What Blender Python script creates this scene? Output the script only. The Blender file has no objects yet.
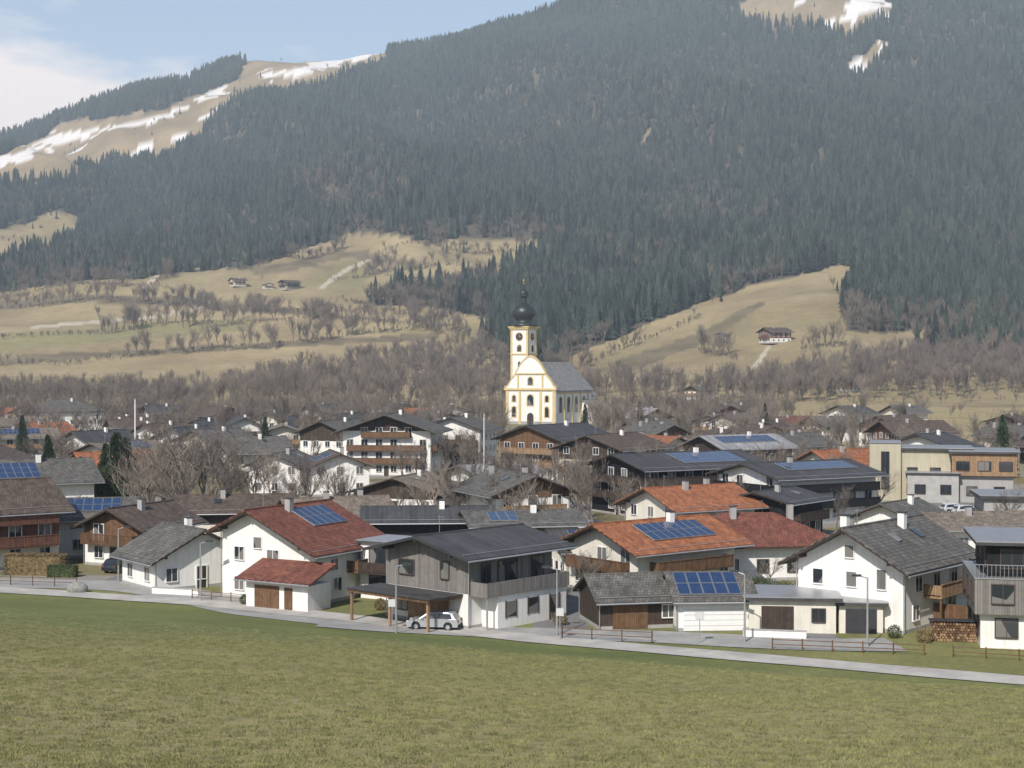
import bpy, math, random
import numpy as np
from mathutils import Vector
random.seed(7); rng=np.random.default_rng(7)
F=1500.; CH=21.5; HZ=370.
scene=bpy.context.scene
R=math.radians
# ------------------------------------------------------------------ noise / terrain
def _vn(x,y,seed):
    xi=np.floor(x).astype(np.int64); yi=np.floor(y).astype(np.int64)
    xf=x-xi; yf=y-yi
    def h(a,b):
        n=(a*374761393+b*668265263+seed*1442695041)&0xffffffff
        n=((n^(n>>13))*1274126177)&0xffffffff
        return ((n^(n>>16))&0xffff)/65535.0
    u=xf*xf*(3-2*xf); v=yf*yf*(3-2*yf)
    return (h(xi,yi)*(1-u)+h(xi+1,yi)*u)*(1-v)+(h(xi,yi+1)*(1-u)+h(xi+1,yi+1)*u)*v
def fbm(x,y,scale,seed=1,oct=4):
    x=np.asarray(x,float)/scale; y=np.asarray(y,float)/scale
    s=0;a=1;t=0
    for i in range(oct):
        s=s+a*_vn(x*2**i+i*17.3,y*2**i+i*9.1,seed+i); t+=a; a*=.5
    return s/t-.5
KX=np.array([-300,0,130,220,300,420,550,700,830,950,1100,1400],float)
KY=np.array([620,800,950,1150,1400,1750,2200,2700,3200,3600],float)
KP=np.array([
[422,404,385,350,315,275,235,205,175,168],
[422,403,384,348,310,268,222,185,158,143],
[422,403,384,346,307,262,210,160,118,96],
[422,403,383,345,304,258,200,145,92,62],
[422,404,384,342,299,250,190,130,82,58],
[422,404,385,345,298,240,180,115,72,50],
[422,405,388,350,300,238,165,95,36,10],
[422,402,370,325,295,225,150,75,5,-40],
[422,402,360,300,272,210,130,60,-10,-60],
[422,404,375,335,285,210,125,50,-20,-80],
[422,404,378,340,285,200,115,40,-30,-90],
[422,404,378,340,280,190,105,30,-40,-100]],float)
gx=np.linspace(-300,1400,171); gl=np.linspace(math.log(620),math.log(3600),121)
tmp=np.array([np.interp(gl,np.log(KY),row) for row in KP])
GP=np.array([np.interp(gx,KX,tmp[:,j]) for j in range(len(gl))]).T
for _ in range(8):
    a=np.pad(GP,1,mode='reflect',reflect_type='odd')
    GP=(a[1:-1,1:-1]*2+a[:-2,1:-1]+a[2:,1:-1]+a[1:-1,:-2]+a[1:-1,2:])/6
def Yr(x): return np.interp(x,[-120,-50,-29,-7.7,0,14.2,35,80],[168,146,138,125.5,120,113,103,84])
def H(x,y):
    x=np.asarray(x,float); y=np.asarray(y,float)
    yr=Yr(x); t=yr-5-y
    s=19.8/(yr-5)
    near=s*(np.sqrt(t*t+9)+t)/2+ .5*fbm(x,y,22,5,3)*np.clip(t/30,0,1)*np.clip(y/15,0,1)
    yy=np.clip(y,620,3600); px=np.clip(x/np.maximum(y,1)*F+512,-300,1400)
    fi=(px+300)/10; fj=(np.log(yy)-gl[0])/(gl[1]-gl[0])
    i=np.clip(np.floor(fi).astype(int),0,169); j=np.clip(np.floor(fj).astype(int),0,119)
    u=fi-i; v=fj-j
    p=(GP[i,j]*(1-u)+GP[i+1,j]*u)*(1-v)+(GP[i,j+1]*(1-u)+GP[i+1,j+1]*u)*v
    far=CH-(p-HZ)/F*yy
    amp=np.clip((y-1300)/900,0,1)*(1-.65*np.clip((y-2900)/600,0,1))
    far=far+amp*(fbm(x,y,520,11,4)*120+fbm(x+y*.45,y*.25,170,31,3)*125)+np.clip((y-850)/300,0,1)*fbm(x,y,130,51,3)*15
    far=np.where(y>3600,far-(y-3600)*.45,far)
    w=np.clip((y-560)/80,0,1); w=w*w*(3-2*w)
    return near*(1-w)+far*w
def proj(x,y,z): return x/y*F+512, HZ-(z-CH)/y*F
def ground_at(px,py):
    Y=np.exp(np.linspace(math.log(95),math.log(3600),700)); X=(px-512)/F*Y
    pp=HZ-(H(X,Y)-CH)/Y*F
    k=np.argmax(pp<=py) if (pp<=py).any() else len(Y)-1
    return X[k],Y[k],float(H(X[k],Y[k]))
def inpoly(px,py,poly):
    r=np.zeros(px.shape,bool); n=len(poly); j=n-1
    for i in range(n):
        xi,yi=poly[i]; xj,yj=poly[j]
        if yi!=yj:
            c=((yi>py)!=(yj>py))&(px<(xj-xi)*(py-yi)/(yj-yi)+xi); r^=c
        j=i
    return r
MEAD=[[(-500,440),(-500,285),(0,292),(90,280),(145,278),(230,280),(330,290),(345,304),(420,308),(490,322),(478,338),(505,360),(520,440)],
 [(145,290),(140,274),(240,268),(300,252),(345,238),(392,234),(430,246),(470,238),(532,241),(538,256),(485,274),(440,290),(380,302),(320,305),(250,300)],
 [(-200,212),(0,230),(55,212),(92,216),(70,244),(0,270),(-200,275)],
 [(556,385),(568,358),(620,335),(700,303),(760,284),(838,264),(862,272),(842,310),(850,332),(890,333),(935,328),(905,350),(862,356),(800,380),(740,395)]]
CLEAR=[[(-200,190),(0,158),(45,136),(62,122),(115,118),(150,112),(190,96),(228,84),(240,66),(246,20),(380,20),(384,66),(330,84),(250,98),(212,114),(196,146),(160,164),(110,158),(60,180),(0,188),(-200,205)],
 [(738,-60),(900,-60),(884,18),(846,38),(800,22),(745,24)],[(840,68),(880,38),(892,44),(852,76)],[(640,150),(650,120),(656,122),(648,156)]]
SNOW=[[(-200,186),(0,160),(60,134),(112,127),(150,118),(225,86),(228,93),(190,109),(150,125),(100,137),(60,146),(0,168),(-200,193)],
 [(258,78),(300,67),(352,56),(372,56),(320,72),(270,84)],[(800,-60),(890,-60),(886,6),(846,28),(840,20),(856,0)],[(844,66),(880,40),(886,44),(852,74)],[(172,136),(190,130),(188,144),(172,148)]]
WOODS=[[(-100,285),(-100,262),(0,272),(70,250),(140,264),(142,280),(90,282),(0,294)],[(330,240),(345,226),(430,232),(540,222),(560,240),(534,243),(470,238),(430,246),(392,234)],[(340,292),(440,288),(500,276),(500,300),(430,310),(345,306)],[(280,176),(330,160),(420,178),(400,215),(330,222)],[(640,205),(700,180),(760,200),(720,230),(650,232)],[(840,315),(1100,300),(1100,350),(930,345),(850,335)]]
GREENF=[[(-100,345),(0,335),(120,325),(260,318),(250,330),(0,352)],[(300,285),(345,262),(380,262),(360,290)]]
BANK=[[(-100,306),(90,294),(230,300),(340,312),(340,318),(200,309),(90,302),(-100,314)],[(-100,362),(130,350),(330,338),(440,332),(440,338),(200,352),(-100,370)],[(590,372),(700,332),(760,300),(764,306),(710,340),(620,376)],[(250,270),(345,250),(420,262),(420,268),(345,258),(260,278)]]
PATHP=[[(30,326),(150,316),(188,308),(215,302),(215,304),(190,311),(150,319),(30,329)],[(318,287),(345,268),(372,258),(373,260),(348,271),(322,289)],[(735,383),(752,366),(768,345),(772,346),(757,368),(741,384)],[(140,290),(160,270),(215,266),(215,268),(163,273),(144,291)]]
def classes(x,y,z):
    px,py=proj(x,np.maximum(y,1),z)
    jx=px+fbm(x,y,90,71,3)*24*np.clip((y-700)/600,0,1); jy=py+fbm(x,y,60,75,3)*9*np.clip((y-700)/600,0,1)
    me=np.zeros(x.shape,bool); cl=me.copy(); sn=me.copy(); pa=me.copy()
    for p in MEAD: me|=inpoly(jx,jy,p)
    for p in CLEAR: cl|=inpoly(jx,jy,p)
    for p in SNOW: sn|=inpoly(jx,jy,p)
    for p in PATHP: pa|=inpoly(px,py,p)
    plain=(y<900)
    me=me&(y>600)
    forest=(~me)&(~cl)&(y>=1020)
    return px,py,me,cl,sn&cl,pa,forest,plain
# ------------------------------------------------------------------ materials
def newmat(name):
    m=bpy.data.materials.new(name); m.use_nodes=True
    return m,m.node_tree,m.node_tree.nodes['Principled BSDF']
def N(nt,t,**k):
    n=nt.nodes.new(t)
    for a,b in k.items(): setattr(n,a,b)
    return n
def mix(nt,fac,a,b,blend='MIX'):
    n=N(nt,'ShaderNodeMix',data_type='RGBA',blend_type=blend)
    for s,v in ((0,fac),(6,a),(7,b)):
        if isinstance(v,bpy.types.NodeSocket): nt.links.new(v,n.inputs[s])
        elif s==0: n.inputs[0].default_value=v
        else: n.inputs[s].default_value=(*v,1)
    return n.outputs[2]
def ntex(nt,vec,scale,detail=4,rough=.6):
    n=N(nt,'ShaderNodeTexNoise'); n.inputs['Scale'].default_value=scale; n.inputs['Detail'].default_value=detail; n.inputs['Roughness'].default_value=rough
    if vec is not None: nt.links.new(vec,n.inputs['Vector'])
    return n.outputs[0]
def ramp(nt,fac,a,b,ca=(0,0,0),cb=(1,1,1)):
    n=N(nt,'ShaderNodeValToRGB'); n.color_ramp.elements[0].position=a; n.color_ramp.elements[1].position=b
    n.color_ramp.elements[0].color=(*ca,1); n.color_ramp.elements[1].color=(*cb,1)
    nt.links.new(fac,n.inputs[0]); return n.outputs[0]
def bump(nt,b,h,strength=.4,dist=.03):
    n=N(nt,'ShaderNodeBump'); n.inputs['Strength'].default_value=strength; n.inputs['Distance'].default_value=dist
    nt.links.new(h,n.inputs['Height']); nt.links.new(n.outputs[0],b.inputs['Normal'])
def combine(nt,x,y,z=None):
    c=N(nt,'ShaderNodeCombineXYZ'); nt.links.new(x,c.inputs[0]); nt.links.new(y,c.inputs[1])
    if z is not None: nt.links.new(z,c.inputs[2])
    return c.outputs[0]
def make(name,base,kind='plain',rough=.8,amt=.25,scale=1.5,metal=0,per=(.3,.35),spec=.3,rand=0.0,simple=False):
    m,nt,b=newmat(name)
    b.inputs['Roughness'].default_value=rough; b.inputs['Metallic'].default_value=metal
    b.inputs['Specular IOR Level'].default_value=spec
    tc=N(nt,'ShaderNodeTexCoord').outputs['Object']
    dk=tuple(c*(1-amt) for c in base); lt=tuple(min(1,c*(1+amt*.6)) for c in base)
    n1=ntex(nt,tc,scale,5 if not simple else 1,.65)
    col=mix(nt,ramp(nt,n1,.3,.7),dk,lt)
    if kind in('tile','seam','plank','solar'):
        sp=N(nt,'ShaderNodeSeparateXYZ'); nt.links.new(tc,sp.inputs[0]); ox,oy,oz=sp.outputs
        if kind!='plank': vec=combine(nt,oy,ox)
        else:
            ad=N(nt,'ShaderNodeMath',operation='ADD'); nt.links.new(ox,ad.inputs[0]); nt.links.new(oy,ad.inputs[1]); vec=combine(nt,ad.outputs[0],oz)
        br=N(nt,'ShaderNodeTexBrick'); nt.links.new(vec,br.inputs['Vector'])
        br.inputs['Scale'].default_value=1
        br.inputs['Brick Width'].default_value=per[0]; br.inputs['Row Height'].default_value=per[1]
        br.inputs['Mortar Smooth'].default_value=.3
        br.inputs['Mortar Size'].default_value={'tile':.03,'seam':.025,'plank':.014,'solar':.008}[kind]
        br.offset=.5 if kind=='tile' else 0
        if kind=='solar':
            br.inputs['Color1'].default_value=(1,1,1,1); br.inputs['Color2'].default_value=(.85,.88,.95,1); br.inputs['Mortar'].default_value=(5,4.5,3.5,1)
        else:
            v=.62 if kind=='tile' else .75
            br.inputs['Color1'].default_value=(1.1,1.1,1.1,1); br.inputs['Color2'].default_value=(v,v,v,1)
            m0=.35 if kind!='seam' else 1.6
            br.inputs['Mortar'].default_value=(m0,m0,m0,1)
        col=mix(nt,1.0,col,br.outputs['Color'],'MULTIPLY')
        if kind in('tile','seam'):
            mp=N(nt,'ShaderNodeMapping'); mp.inputs['Scale'].default_value=(.35,1.6,.35); nt.links.new(tc,mp.inputs[0])
            col=mix(nt,.85,col,ramp(nt,ntex(nt,mp.outputs[0],1.1,5,.7),.3,.72,(.66,.68,.68),(1.25,1.2,1.14)),'MULTIPLY')
        if kind!='solar': bump(nt,b,br.outputs['Fac'],-.5 if kind!='seam' else .5,.03)
    elif not simple:
        bump(nt,b,ntex(nt,tc,scale*12,3),.3,.02)
    if kind=='render':
        mp=N(nt,'ShaderNodeMapping'); mp.inputs['Scale'].default_value=(2.2,2.2,.25); nt.links.new(tc,mp.inputs[0])
        st=ramp(nt,ntex(nt,mp.outputs[0],1.3,4),.35,.75,(1,1,1),(.80,.775,.73))
        col=mix(nt,.8,col,st,'MULTIPLY')
    if rand:
        oi=N(nt,'ShaderNodeObjectInfo').outputs['Random']
        col=mix(nt,1.0,col,ramp(nt,oi,0,1,(1-rand,1-rand,1-rand*.9),(1+rand,1+rand*.95,1+rand*.85)),'MULTIPLY')
    nt.links.new(col,b.inputs['Base Color'])
    return m
M={}
M['white']=make('plaster_white',(.80,.785,.75),'render',.9,.06,.6)
M['cream']=make('plaster_cream',(.70,.66,.57),'render',.9,.07,.6)
M['yellow']=make('plaster_yellow',(.62,.48,.23),'render',.9,.08,.6)
M['greyp']=make('plaster_grey',(.36,.35,.34),'render',.9,.08,.6)
M['sand']=make('plaster_sand',(.44,.40,.30),'render',.9,.08,.6)
M['wood']=make('timber_brown',(.16,.088,.046),'plank',.75,.35,2,per=(.18,60))
M['wood_l']=make('timber_light',(.33,.21,.12),'plank',.7,.3,2,per=(.15,60))
M['wood_d']=make('timber_dark',(.065,.045,.034),'plank',.75,.35,2,per=(.18,60))
M['wood_r']=make('timber_red',(.18,.08,.05),'plank',.75,.3,2,per=(.18,60))
M['black']=make('timber_black',(.020,.019,.020),'plank',.7,.3,2,per=(.2,60),spec=.15)
M['clad']=make('cladding_grey',(.21,.192,.175),'plank',.75,.15,2,per=(.2,60))
M['r_red']=make('roof_tiles_red',(.24,.092,.064),'tile',.75,.3,1.0)
M['r_or']=make('roof_tiles_orange',(.42,.165,.08),'tile',.75,.3,1.0)
M['r_br']=make('roof_tiles_brown',(.145,.108,.088),'tile',.75,.35,1.0)
M['r_gr']=make('roof_tiles_grey',(.165,.155,.142),'tile',.75,.35,.8)
M['r_dk']=make('roof_sheet_dark',(.07,.069,.072),'seam',.6,.2,.8,per=(.55,80),spec=.2)
M['r_lt']=make('roof_sheet_light',(.30,.30,.31),'seam',.6,.2,.8,per=(.55,80))
M['r_tan']=make('roof_gravel_tan',(.26,.215,.175),'tile',.85,.3,1.0)
M['solar']=make('solar_cells',(.015,.032,.085),'solar',.12,.2,1,per=(.17,.17),spec=.7)
M['metal']=make('galvanised_metal',(.45,.45,.46),'plain',.4,.15,2,metal=.6)
M['dmetal']=make('dark_metal',(.06,.06,.065),'plain',.45,.2,2,metal=.3)
M['frame']=make('window_frame_white',(.75,.74,.72),'plain',.6,.06,2)
M['frame_d']=make('window_frame_dark',(.07,.05,.04),'plain',.6,.1,2)
M['conc']=make('concrete',(.38,.37,.35),'plain',.9,.2,1)
M['stone']=make('boulder_stone',(.26,.25,.23),'plain',.9,.4,3)
M['dome']=make('dome_copper_dark',(.035,.042,.04),'plain',.4,.3,1.2,metal=.3,spec=.5)
M['gold']=make('gilding',(.8,.55,.15),'plain',.3,.1,2,metal=.9)
M['slate']=make('church_roof_shingle',(.30,.30,.30),'tile',.7,.25,.4,per=(.5,.5))
def glassmat():
    m,nt,b=newmat('window_glass')
    tc=N(nt,'ShaderNodeTexCoord').outputs['Object']
    v=N(nt,'ShaderNodeTexVoronoi'); v.inputs['Scale'].default_value=.45; nt.links.new(tc,v.inputs['Vector'])
    sp=N(nt,'ShaderNodeSeparateColor'); nt.links.new(v.outputs['Color'],sp.inputs[0])
    nt.links.new(ramp(nt,sp.outputs[0],.55,.85,(.022,.027,.033),(.18,.17,.16)),b.inputs['Base Color'])
    b.inputs['Roughness'].default_value=.07; b.inputs['Specular IOR Level'].default_value=.7
    return m
M['glass']=glassmat()
M['conifer']=make('conifer_needles',(.036,.055,.030),'plain',.75,.5,.5,rand=.4)
M['conf_far']=make('conifer_forest_needles',(.040,.055,.043),'plain',.85,.3,3,rand=.6,simple=True,spec=.15)
M['bark']=make('bark_twigs',(.20,.168,.14),'plain',.9,.3,.4,rand=.3,simple=True)
M['larch']=make('larch_twigs',(.175,.15,.125),'plain',.9,.3,3,rand=.35,simple=True)
M['beech']=make('hedge_leaves_brown',(.21,.15,.07),'plain',.75,.4,.5,rand=.1)
M['hedge']=make('hedge_leaves_green',(.065,.085,.03),'plain',.75,.4,.5,rand=.1)
M['grassb']=make('grass_blades',(.245,.245,.105),'plain',.7,.3,.5,rand=.4)
M['tyre']=make('tyre_rubber',(.02,.02,.02),'plain',.8,.1,3)
def asphalt(name,base):
    m,nt,b=newmat(name); tc=N(nt,'ShaderNodeTexCoord').outputs['Object']
    a=mix(nt,ramp(nt,ntex(nt,tc,.35,5,.7),.35,.7),tuple(c*.75 for c in base),tuple(c*1.15 for c in base))
    a=mix(nt,.5,a,ramp(nt,ntex(nt,tc,25,2),.3,.7,(.6,.6,.6),(1.2,1.2,1.2)),'MULTIPLY')
    nt.links.new(a,b.inputs['Base Color']); b.inputs['Roughness'].default_value=.9
    return m
M['lane']=asphalt('lane_surface',(.46,.43,.39)); M['asph']=asphalt('asphalt_surface',(.19,.185,.18))
M['drive']=asphalt('driveway_surface',(.34,.33,.31))
m,nt,b=newmat('terrain_cover'); tc=N(nt,'ShaderNodeTexCoord').outputs['Object']
at=N(nt,'ShaderNodeAttribute',attribute_name='cover').outputs['Color']
n0=ramp(nt,ntex(nt,tc,.11,6,.7),.3,.7,(.76,.78,.79),(1.2,1.15,1.1))
n1=ramp(nt,ntex(nt,tc,1.6,5,.75),.32,.68,(.72,.75,.74),(1.26,1.2,1.15))
n2=ramp(nt,ntex(nt,tc,14,4,.8),.35,.65,(.66,.68,.66),(1.35,1.3,1.25))
c=mix(nt,.8,at,n0,'MULTIPLY'); c=mix(nt,.8,c,n1,'MULTIPLY'); c=mix(nt,.8,c,n2,'MULTIPLY')
b.inputs['Roughness'].default_value=.95; b.inputs['Specular IOR Level'].default_value=.1
nt.links.new(c,b.inputs['Base Color'])
bump(nt,b,ntex(nt,tc,9,6,.8),.6,.07); M['terrain']=m
# ------------------------------------------------------------------ terrain mesh
uu=np.concatenate([np.linspace(-.75,-.42,40,endpoint=False),np.linspace(-.42,.42,560),np.linspace(.42,.75,41)[1:]])
yy=np.concatenate([np.linspace(-90,14,14),np.exp(np.linspace(math.log(16),math.log(4700),600))])
UU,YY=np.meshgrid(uu,yy); XX=UU*(YY+130*np.exp(-np.maximum(YY,0)/500)); 
ZZ=H(XX,YY)
nr,nc=XX.shape
px,py,me_,cl_,sn_,pa_,fo_,pl_=classes(XX,YY,ZZ)
col=np.zeros((nr,nc,3))
def C(*a): return np.array(a)
nA=fbm(XX,YY,60,101,4)[...,None]*2; nB=fbm(XX,YY,14,111,4)[...,None]*2; nC=fbm(XX,YY,220,121,3)[...,None]*2
field=C(.305,.255,.158)+nA*C(.10,.088,.055)+nC*C(.09,.065,.05)+nB*C(.03,.025,.015)
col[:]=field
jx=px+fbm(XX,YY,50,401,3)*14; jy=py+fbm(XX,YY,40,405,3)*5
for p in GREENF:
    k=inpoly(jx,jy,p); col[k]=(C(.25,.235,.13)+nA*C(.04,.04,.02))[k]
for p in BANK:
    k=inpoly(jx,jy,p); col[k]=(C(.17,.145,.10)+nB*C(.06,.05,.04))[k]
vill=np.where(nB>.14,C(.27,.26,.24),np.where(nA>.0,C(.21,.19,.11),C(.16,.155,.08)))
vm=((YY>100)&(YY<640)); col[vm]=vill[vm]
gstrip=((YY<150)&(YY>=Yr(XX)-4)); col[gstrip]=(C(.19,.195,.085)+nB*C(.04,.03,.02))[gstrip]
ms=(YY<Yr(XX)-1.5)
dist=np.clip((112-YY)/88,0,1)[...,None]
green=C(.150,.172,.066); tan=C(.295,.27,.140)
meadow=green*(1-dist)+tan*dist+nB*C(.038,.024,.014)+nA*C(.05,.024,.018)
strip=np.sin((XX*.25+YY*1.0)/2.1+nA[...,0]*1.2)[...,None]
meadow=meadow*(1+.03*strip)
col[ms]=meadow[ms]
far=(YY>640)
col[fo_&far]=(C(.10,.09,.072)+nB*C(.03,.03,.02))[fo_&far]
clc=C(.26,.215,.145)+nA*C(.10,.08,.06); col[cl_]=clc[cl_]
n7=fbm(XX,YY,45,131,3)
snm=(sn_&(n7>-.12))|(cl_&(fbm(XX,YY,70,131,3)>.26)); col[snm]=C(.66,.68,.72)
col[pa_&far]=C(.46,.42,.35)
rf=((XX/np.maximum(YY,1)>.17)&(YY>400)&(YY<760)); col[rf]=(C(.33,.28,.165)+nB*C(.05,.04,.03))[rf]
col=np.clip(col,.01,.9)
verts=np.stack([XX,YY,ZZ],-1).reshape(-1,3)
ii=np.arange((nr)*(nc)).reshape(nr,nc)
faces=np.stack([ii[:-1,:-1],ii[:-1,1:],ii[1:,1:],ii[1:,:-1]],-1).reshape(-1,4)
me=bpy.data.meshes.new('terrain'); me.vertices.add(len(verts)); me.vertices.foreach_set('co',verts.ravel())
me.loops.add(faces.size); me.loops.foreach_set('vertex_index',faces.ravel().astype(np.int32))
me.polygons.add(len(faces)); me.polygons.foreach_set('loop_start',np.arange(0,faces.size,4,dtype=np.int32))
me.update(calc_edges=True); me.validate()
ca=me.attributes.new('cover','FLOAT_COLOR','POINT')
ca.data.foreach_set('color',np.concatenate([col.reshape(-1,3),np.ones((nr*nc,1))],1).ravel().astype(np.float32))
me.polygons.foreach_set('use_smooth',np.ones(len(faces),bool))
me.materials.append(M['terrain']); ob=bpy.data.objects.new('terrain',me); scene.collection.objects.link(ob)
# ------------------------------------------------------------------ mesh helpers
class Part:
    def __init__(s): s.v=[]; s.f=[]
    def hexa(s,p):
        n=len(s.v); s.v+=list(p)
        s.f+=[(n,n+3,n+2,n+1),(n+4,n+5,n+6,n+7),(n,n+1,n+5,n+4),(n+1,n+2,n+6,n+5),(n+2,n+3,n+7,n+6),(n+3,n,n+4,n+7)]
    def box(s,x0,x1,y0,y1,z0,z1):
        if x0>x1:x0,x1=x1,x0
        if y0>y1:y0,y1=y1,y0
        s.hexa([(x0,y0,z0),(x1,y0,z0),(x1,y1,z0),(x0,y1,z0),(x0,y0,z1),(x1,y0,z1),(x1,y1,z1),(x0,y1,z1)])
    def prism(s,prof,y0,y1):
        n=len(s.v);k=len(prof)
        s.v+=[(x,y0,z) for x,z in prof]+[(x,y1,z) for x,z in prof]
        s.f.append(tuple(range(n,n+k))); s.f.append(tuple(range(n+2*k-1,n+k-1,-1)))
        for i in range(k): j=(i+1)%k; s.f.append((n+i,n+k+i,n+k+j,n+j))
    def prism3(s,a,b):
        n=len(s.v);k=len(a); s.v+=list(a)+list(b)
        s.f.append(tuple(range(n,n+k))); s.f.append(tuple(range(n+2*k-1,n+k-1,-1)))
        for i in range(k): j=(i+1)%k; s.f.append((n+i,n+k+i,n+k+j,n+j))
    def poly(s,pts): n=len(s.v); s.v+=list(pts); s.f.append(tuple(range(n,n+len(pts))))
    def lathe(s,prof,n=12,cx=0,cy=0,ph=0):
        b=len(s.v)
        for r,z in prof:
            for i in range(n):
                a=ph+2*math.pi*i/n; s.v.append((cx+r*math.cos(a),cy+r*math.sin(a),z))
        for k in range(len(prof)-1):
            for i in range(n):
                j=(i+1)%n; s.f.append((b+k*n+i,b+k*n+j,b+(k+1)*n+j,b+(k+1)*n+i))
        s.f.append(tuple(range(b+n-1,b-1,-1))); s.f.append(tuple(range(b+(len(prof)-1)*n,b+len(prof)*n)))
    def tube(s,p,q,r0,r1,n=6):
        p=Vector(p);q=Vector(q);d=(q-p)
        if d.length<1e-6:return
        d.normalize(); a=d.orthogonal().normalized(); c=d.cross(a)
        b=len(s.v)
        for o,r in((p,r0),(q,r1)):
            for i in range(n):
                t=2*math.pi*i/n; s.v.append(tuple(o+a*(r*math.cos(t))+c*(r*math.sin(t))))
        for i in range(n): j=(i+1)%n; s.f.append((b+i,b+j,b+n+j,b+n+i))
        if n>3: s.f.append(tuple(range(b+n-1,b-1,-1))); s.f.append(tuple(range(b+n,b+2*n)))
    def mesh(s,name,mat,smooth=False):
        me=bpy.data.meshes.new(name); me.from_pydata(s.v,[],s.f); me.materials.append(mat); me.update()
        if smooth:
            me.polygons.foreach_set('use_smooth',np.ones(len(me.polygons),bool))
        return me
class Asm:
    def __init__(s): s.parts={}; s.cache=None; s.smooth=set()
    def p(s,name,mat):
        k=(name,mat)
        if k not in s.parts: s.parts[k]=Part()
        return s.parts[k]
    def place(s,name,x,y,yaw=0,z=None,scale=1):
        if s.cache is None:
            s.cache=[(k[0],p.mesh(name+'_'+k[0],M[k[1]],k[0] in s.smooth)) for k,p in s.parts.items()]
        e=bpy.data.objects.new(name,None); e.empty_display_size=.5; scene.collection.objects.link(e)
        e.location=(x,y,float(H(x,y)) if z is None else z); e.rotation_euler=(0,0,R(yaw)); e.scale=(scale,)*3
        for n,me in s.cache:
            o=bpy.data.objects.new(n,me); scene.collection.objects.link(o); o.parent=e
        return e
def PX(px,Y): return (px-512)/F*Y
def side_box(P,side,w,d,a0,a1,o0,o1,z0,z1):
    if side=='F': P.box(a0,a1,-d/2-o1,-d/2-o0,z0,z1)
    elif side=='B': P.box(-a1,-a0,d/2+o0,d/2+o1,z0,z1)
    elif side=='R': P.box(w/2+o0,w/2+o1,a0,a1,z0,z1)
    else: P.box(-w/2-o1,-w/2-o0,-a1,-a0,z0,z1)
def window(A,side,w,d,a,z,ww=1.1,wh=1.25,fr='frame',o=.0,shut=None,near=False):
    g=A.p('window_glass','glass'); f=A.p('window_frames',fr)
    side_box(g,side,w,d,a-ww/2,a+ww/2,o-.02,o+.06,z,z+wh)
    t=.08
    side_box(f,side,w,d,a-ww/2-t,a-ww/2,o-.02,o+.1,z-t,z+wh+t); side_box(f,side,w,d,a+ww/2,a+ww/2+t,o-.02,o+.1,z-t,z+wh+t)
    side_box(f,side,w,d,a-ww/2,a+ww/2,o-.02,o+.1,z+wh,z+wh+t); side_box(f,side,w,d,a-ww/2,a+ww/2,o-.02,o+.16,z-t,z)
    if ww>.9: side_box(f,side,w,d,a-.03,a+.03,o,o+.085,z,z+wh)
    if shut:
        s=A.p('shutters',shut)
        side_box(s,side,w,d,a-ww/2-t-.5,a-ww/2-t-.02,o,o+.07,z,z+wh); side_box(s,side,w,d,a+ww/2+t+.02,a+ww/2+t+.5,o,o+.07,z,z+wh)
def balcony(A,side,w,d,z,a0,a1,dep=1.2,mat='wood',boards=False,o=0):
    P=A.p('balcony',mat)
    side_box(P,side,w,d,a0,a1,o,o+dep,z-.18,z)
    side_box(P,side,w,d,a0-.03,a1+.03,o+dep-.02,o+dep+.1,z+.95,z+1.05)
    side_box(P,side,w,d,a0,a0+.06,o,o+dep-.03,z+.1,z+.94); side_box(P,side,w,d,a1-.06,a1,o,o+dep-.03,z+.1,z+.94)
    if boards:
        n=int((a1-a0)/.17)
        for i in range(n):
            t=a0+(a1-a0)*(i+.1)/n; side_box(P,side,w,d,t,t+.125,o+dep+.003,o+dep+.04,z-.12,z+.948)
        k=max(1,int((a1-a0)/2.5))
        for i in range(k+1):
            t=a0+.05+(a1-a0-.2)*i/k; side_box(P,side,w,d,t,t+.1,o+dep-.12,o+dep-.022,z-.1,z+.949)
    else: side_box(P,side,w,d,a0,a1,o+dep-.03,o+dep+.04,z-.12,z+.948)
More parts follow.
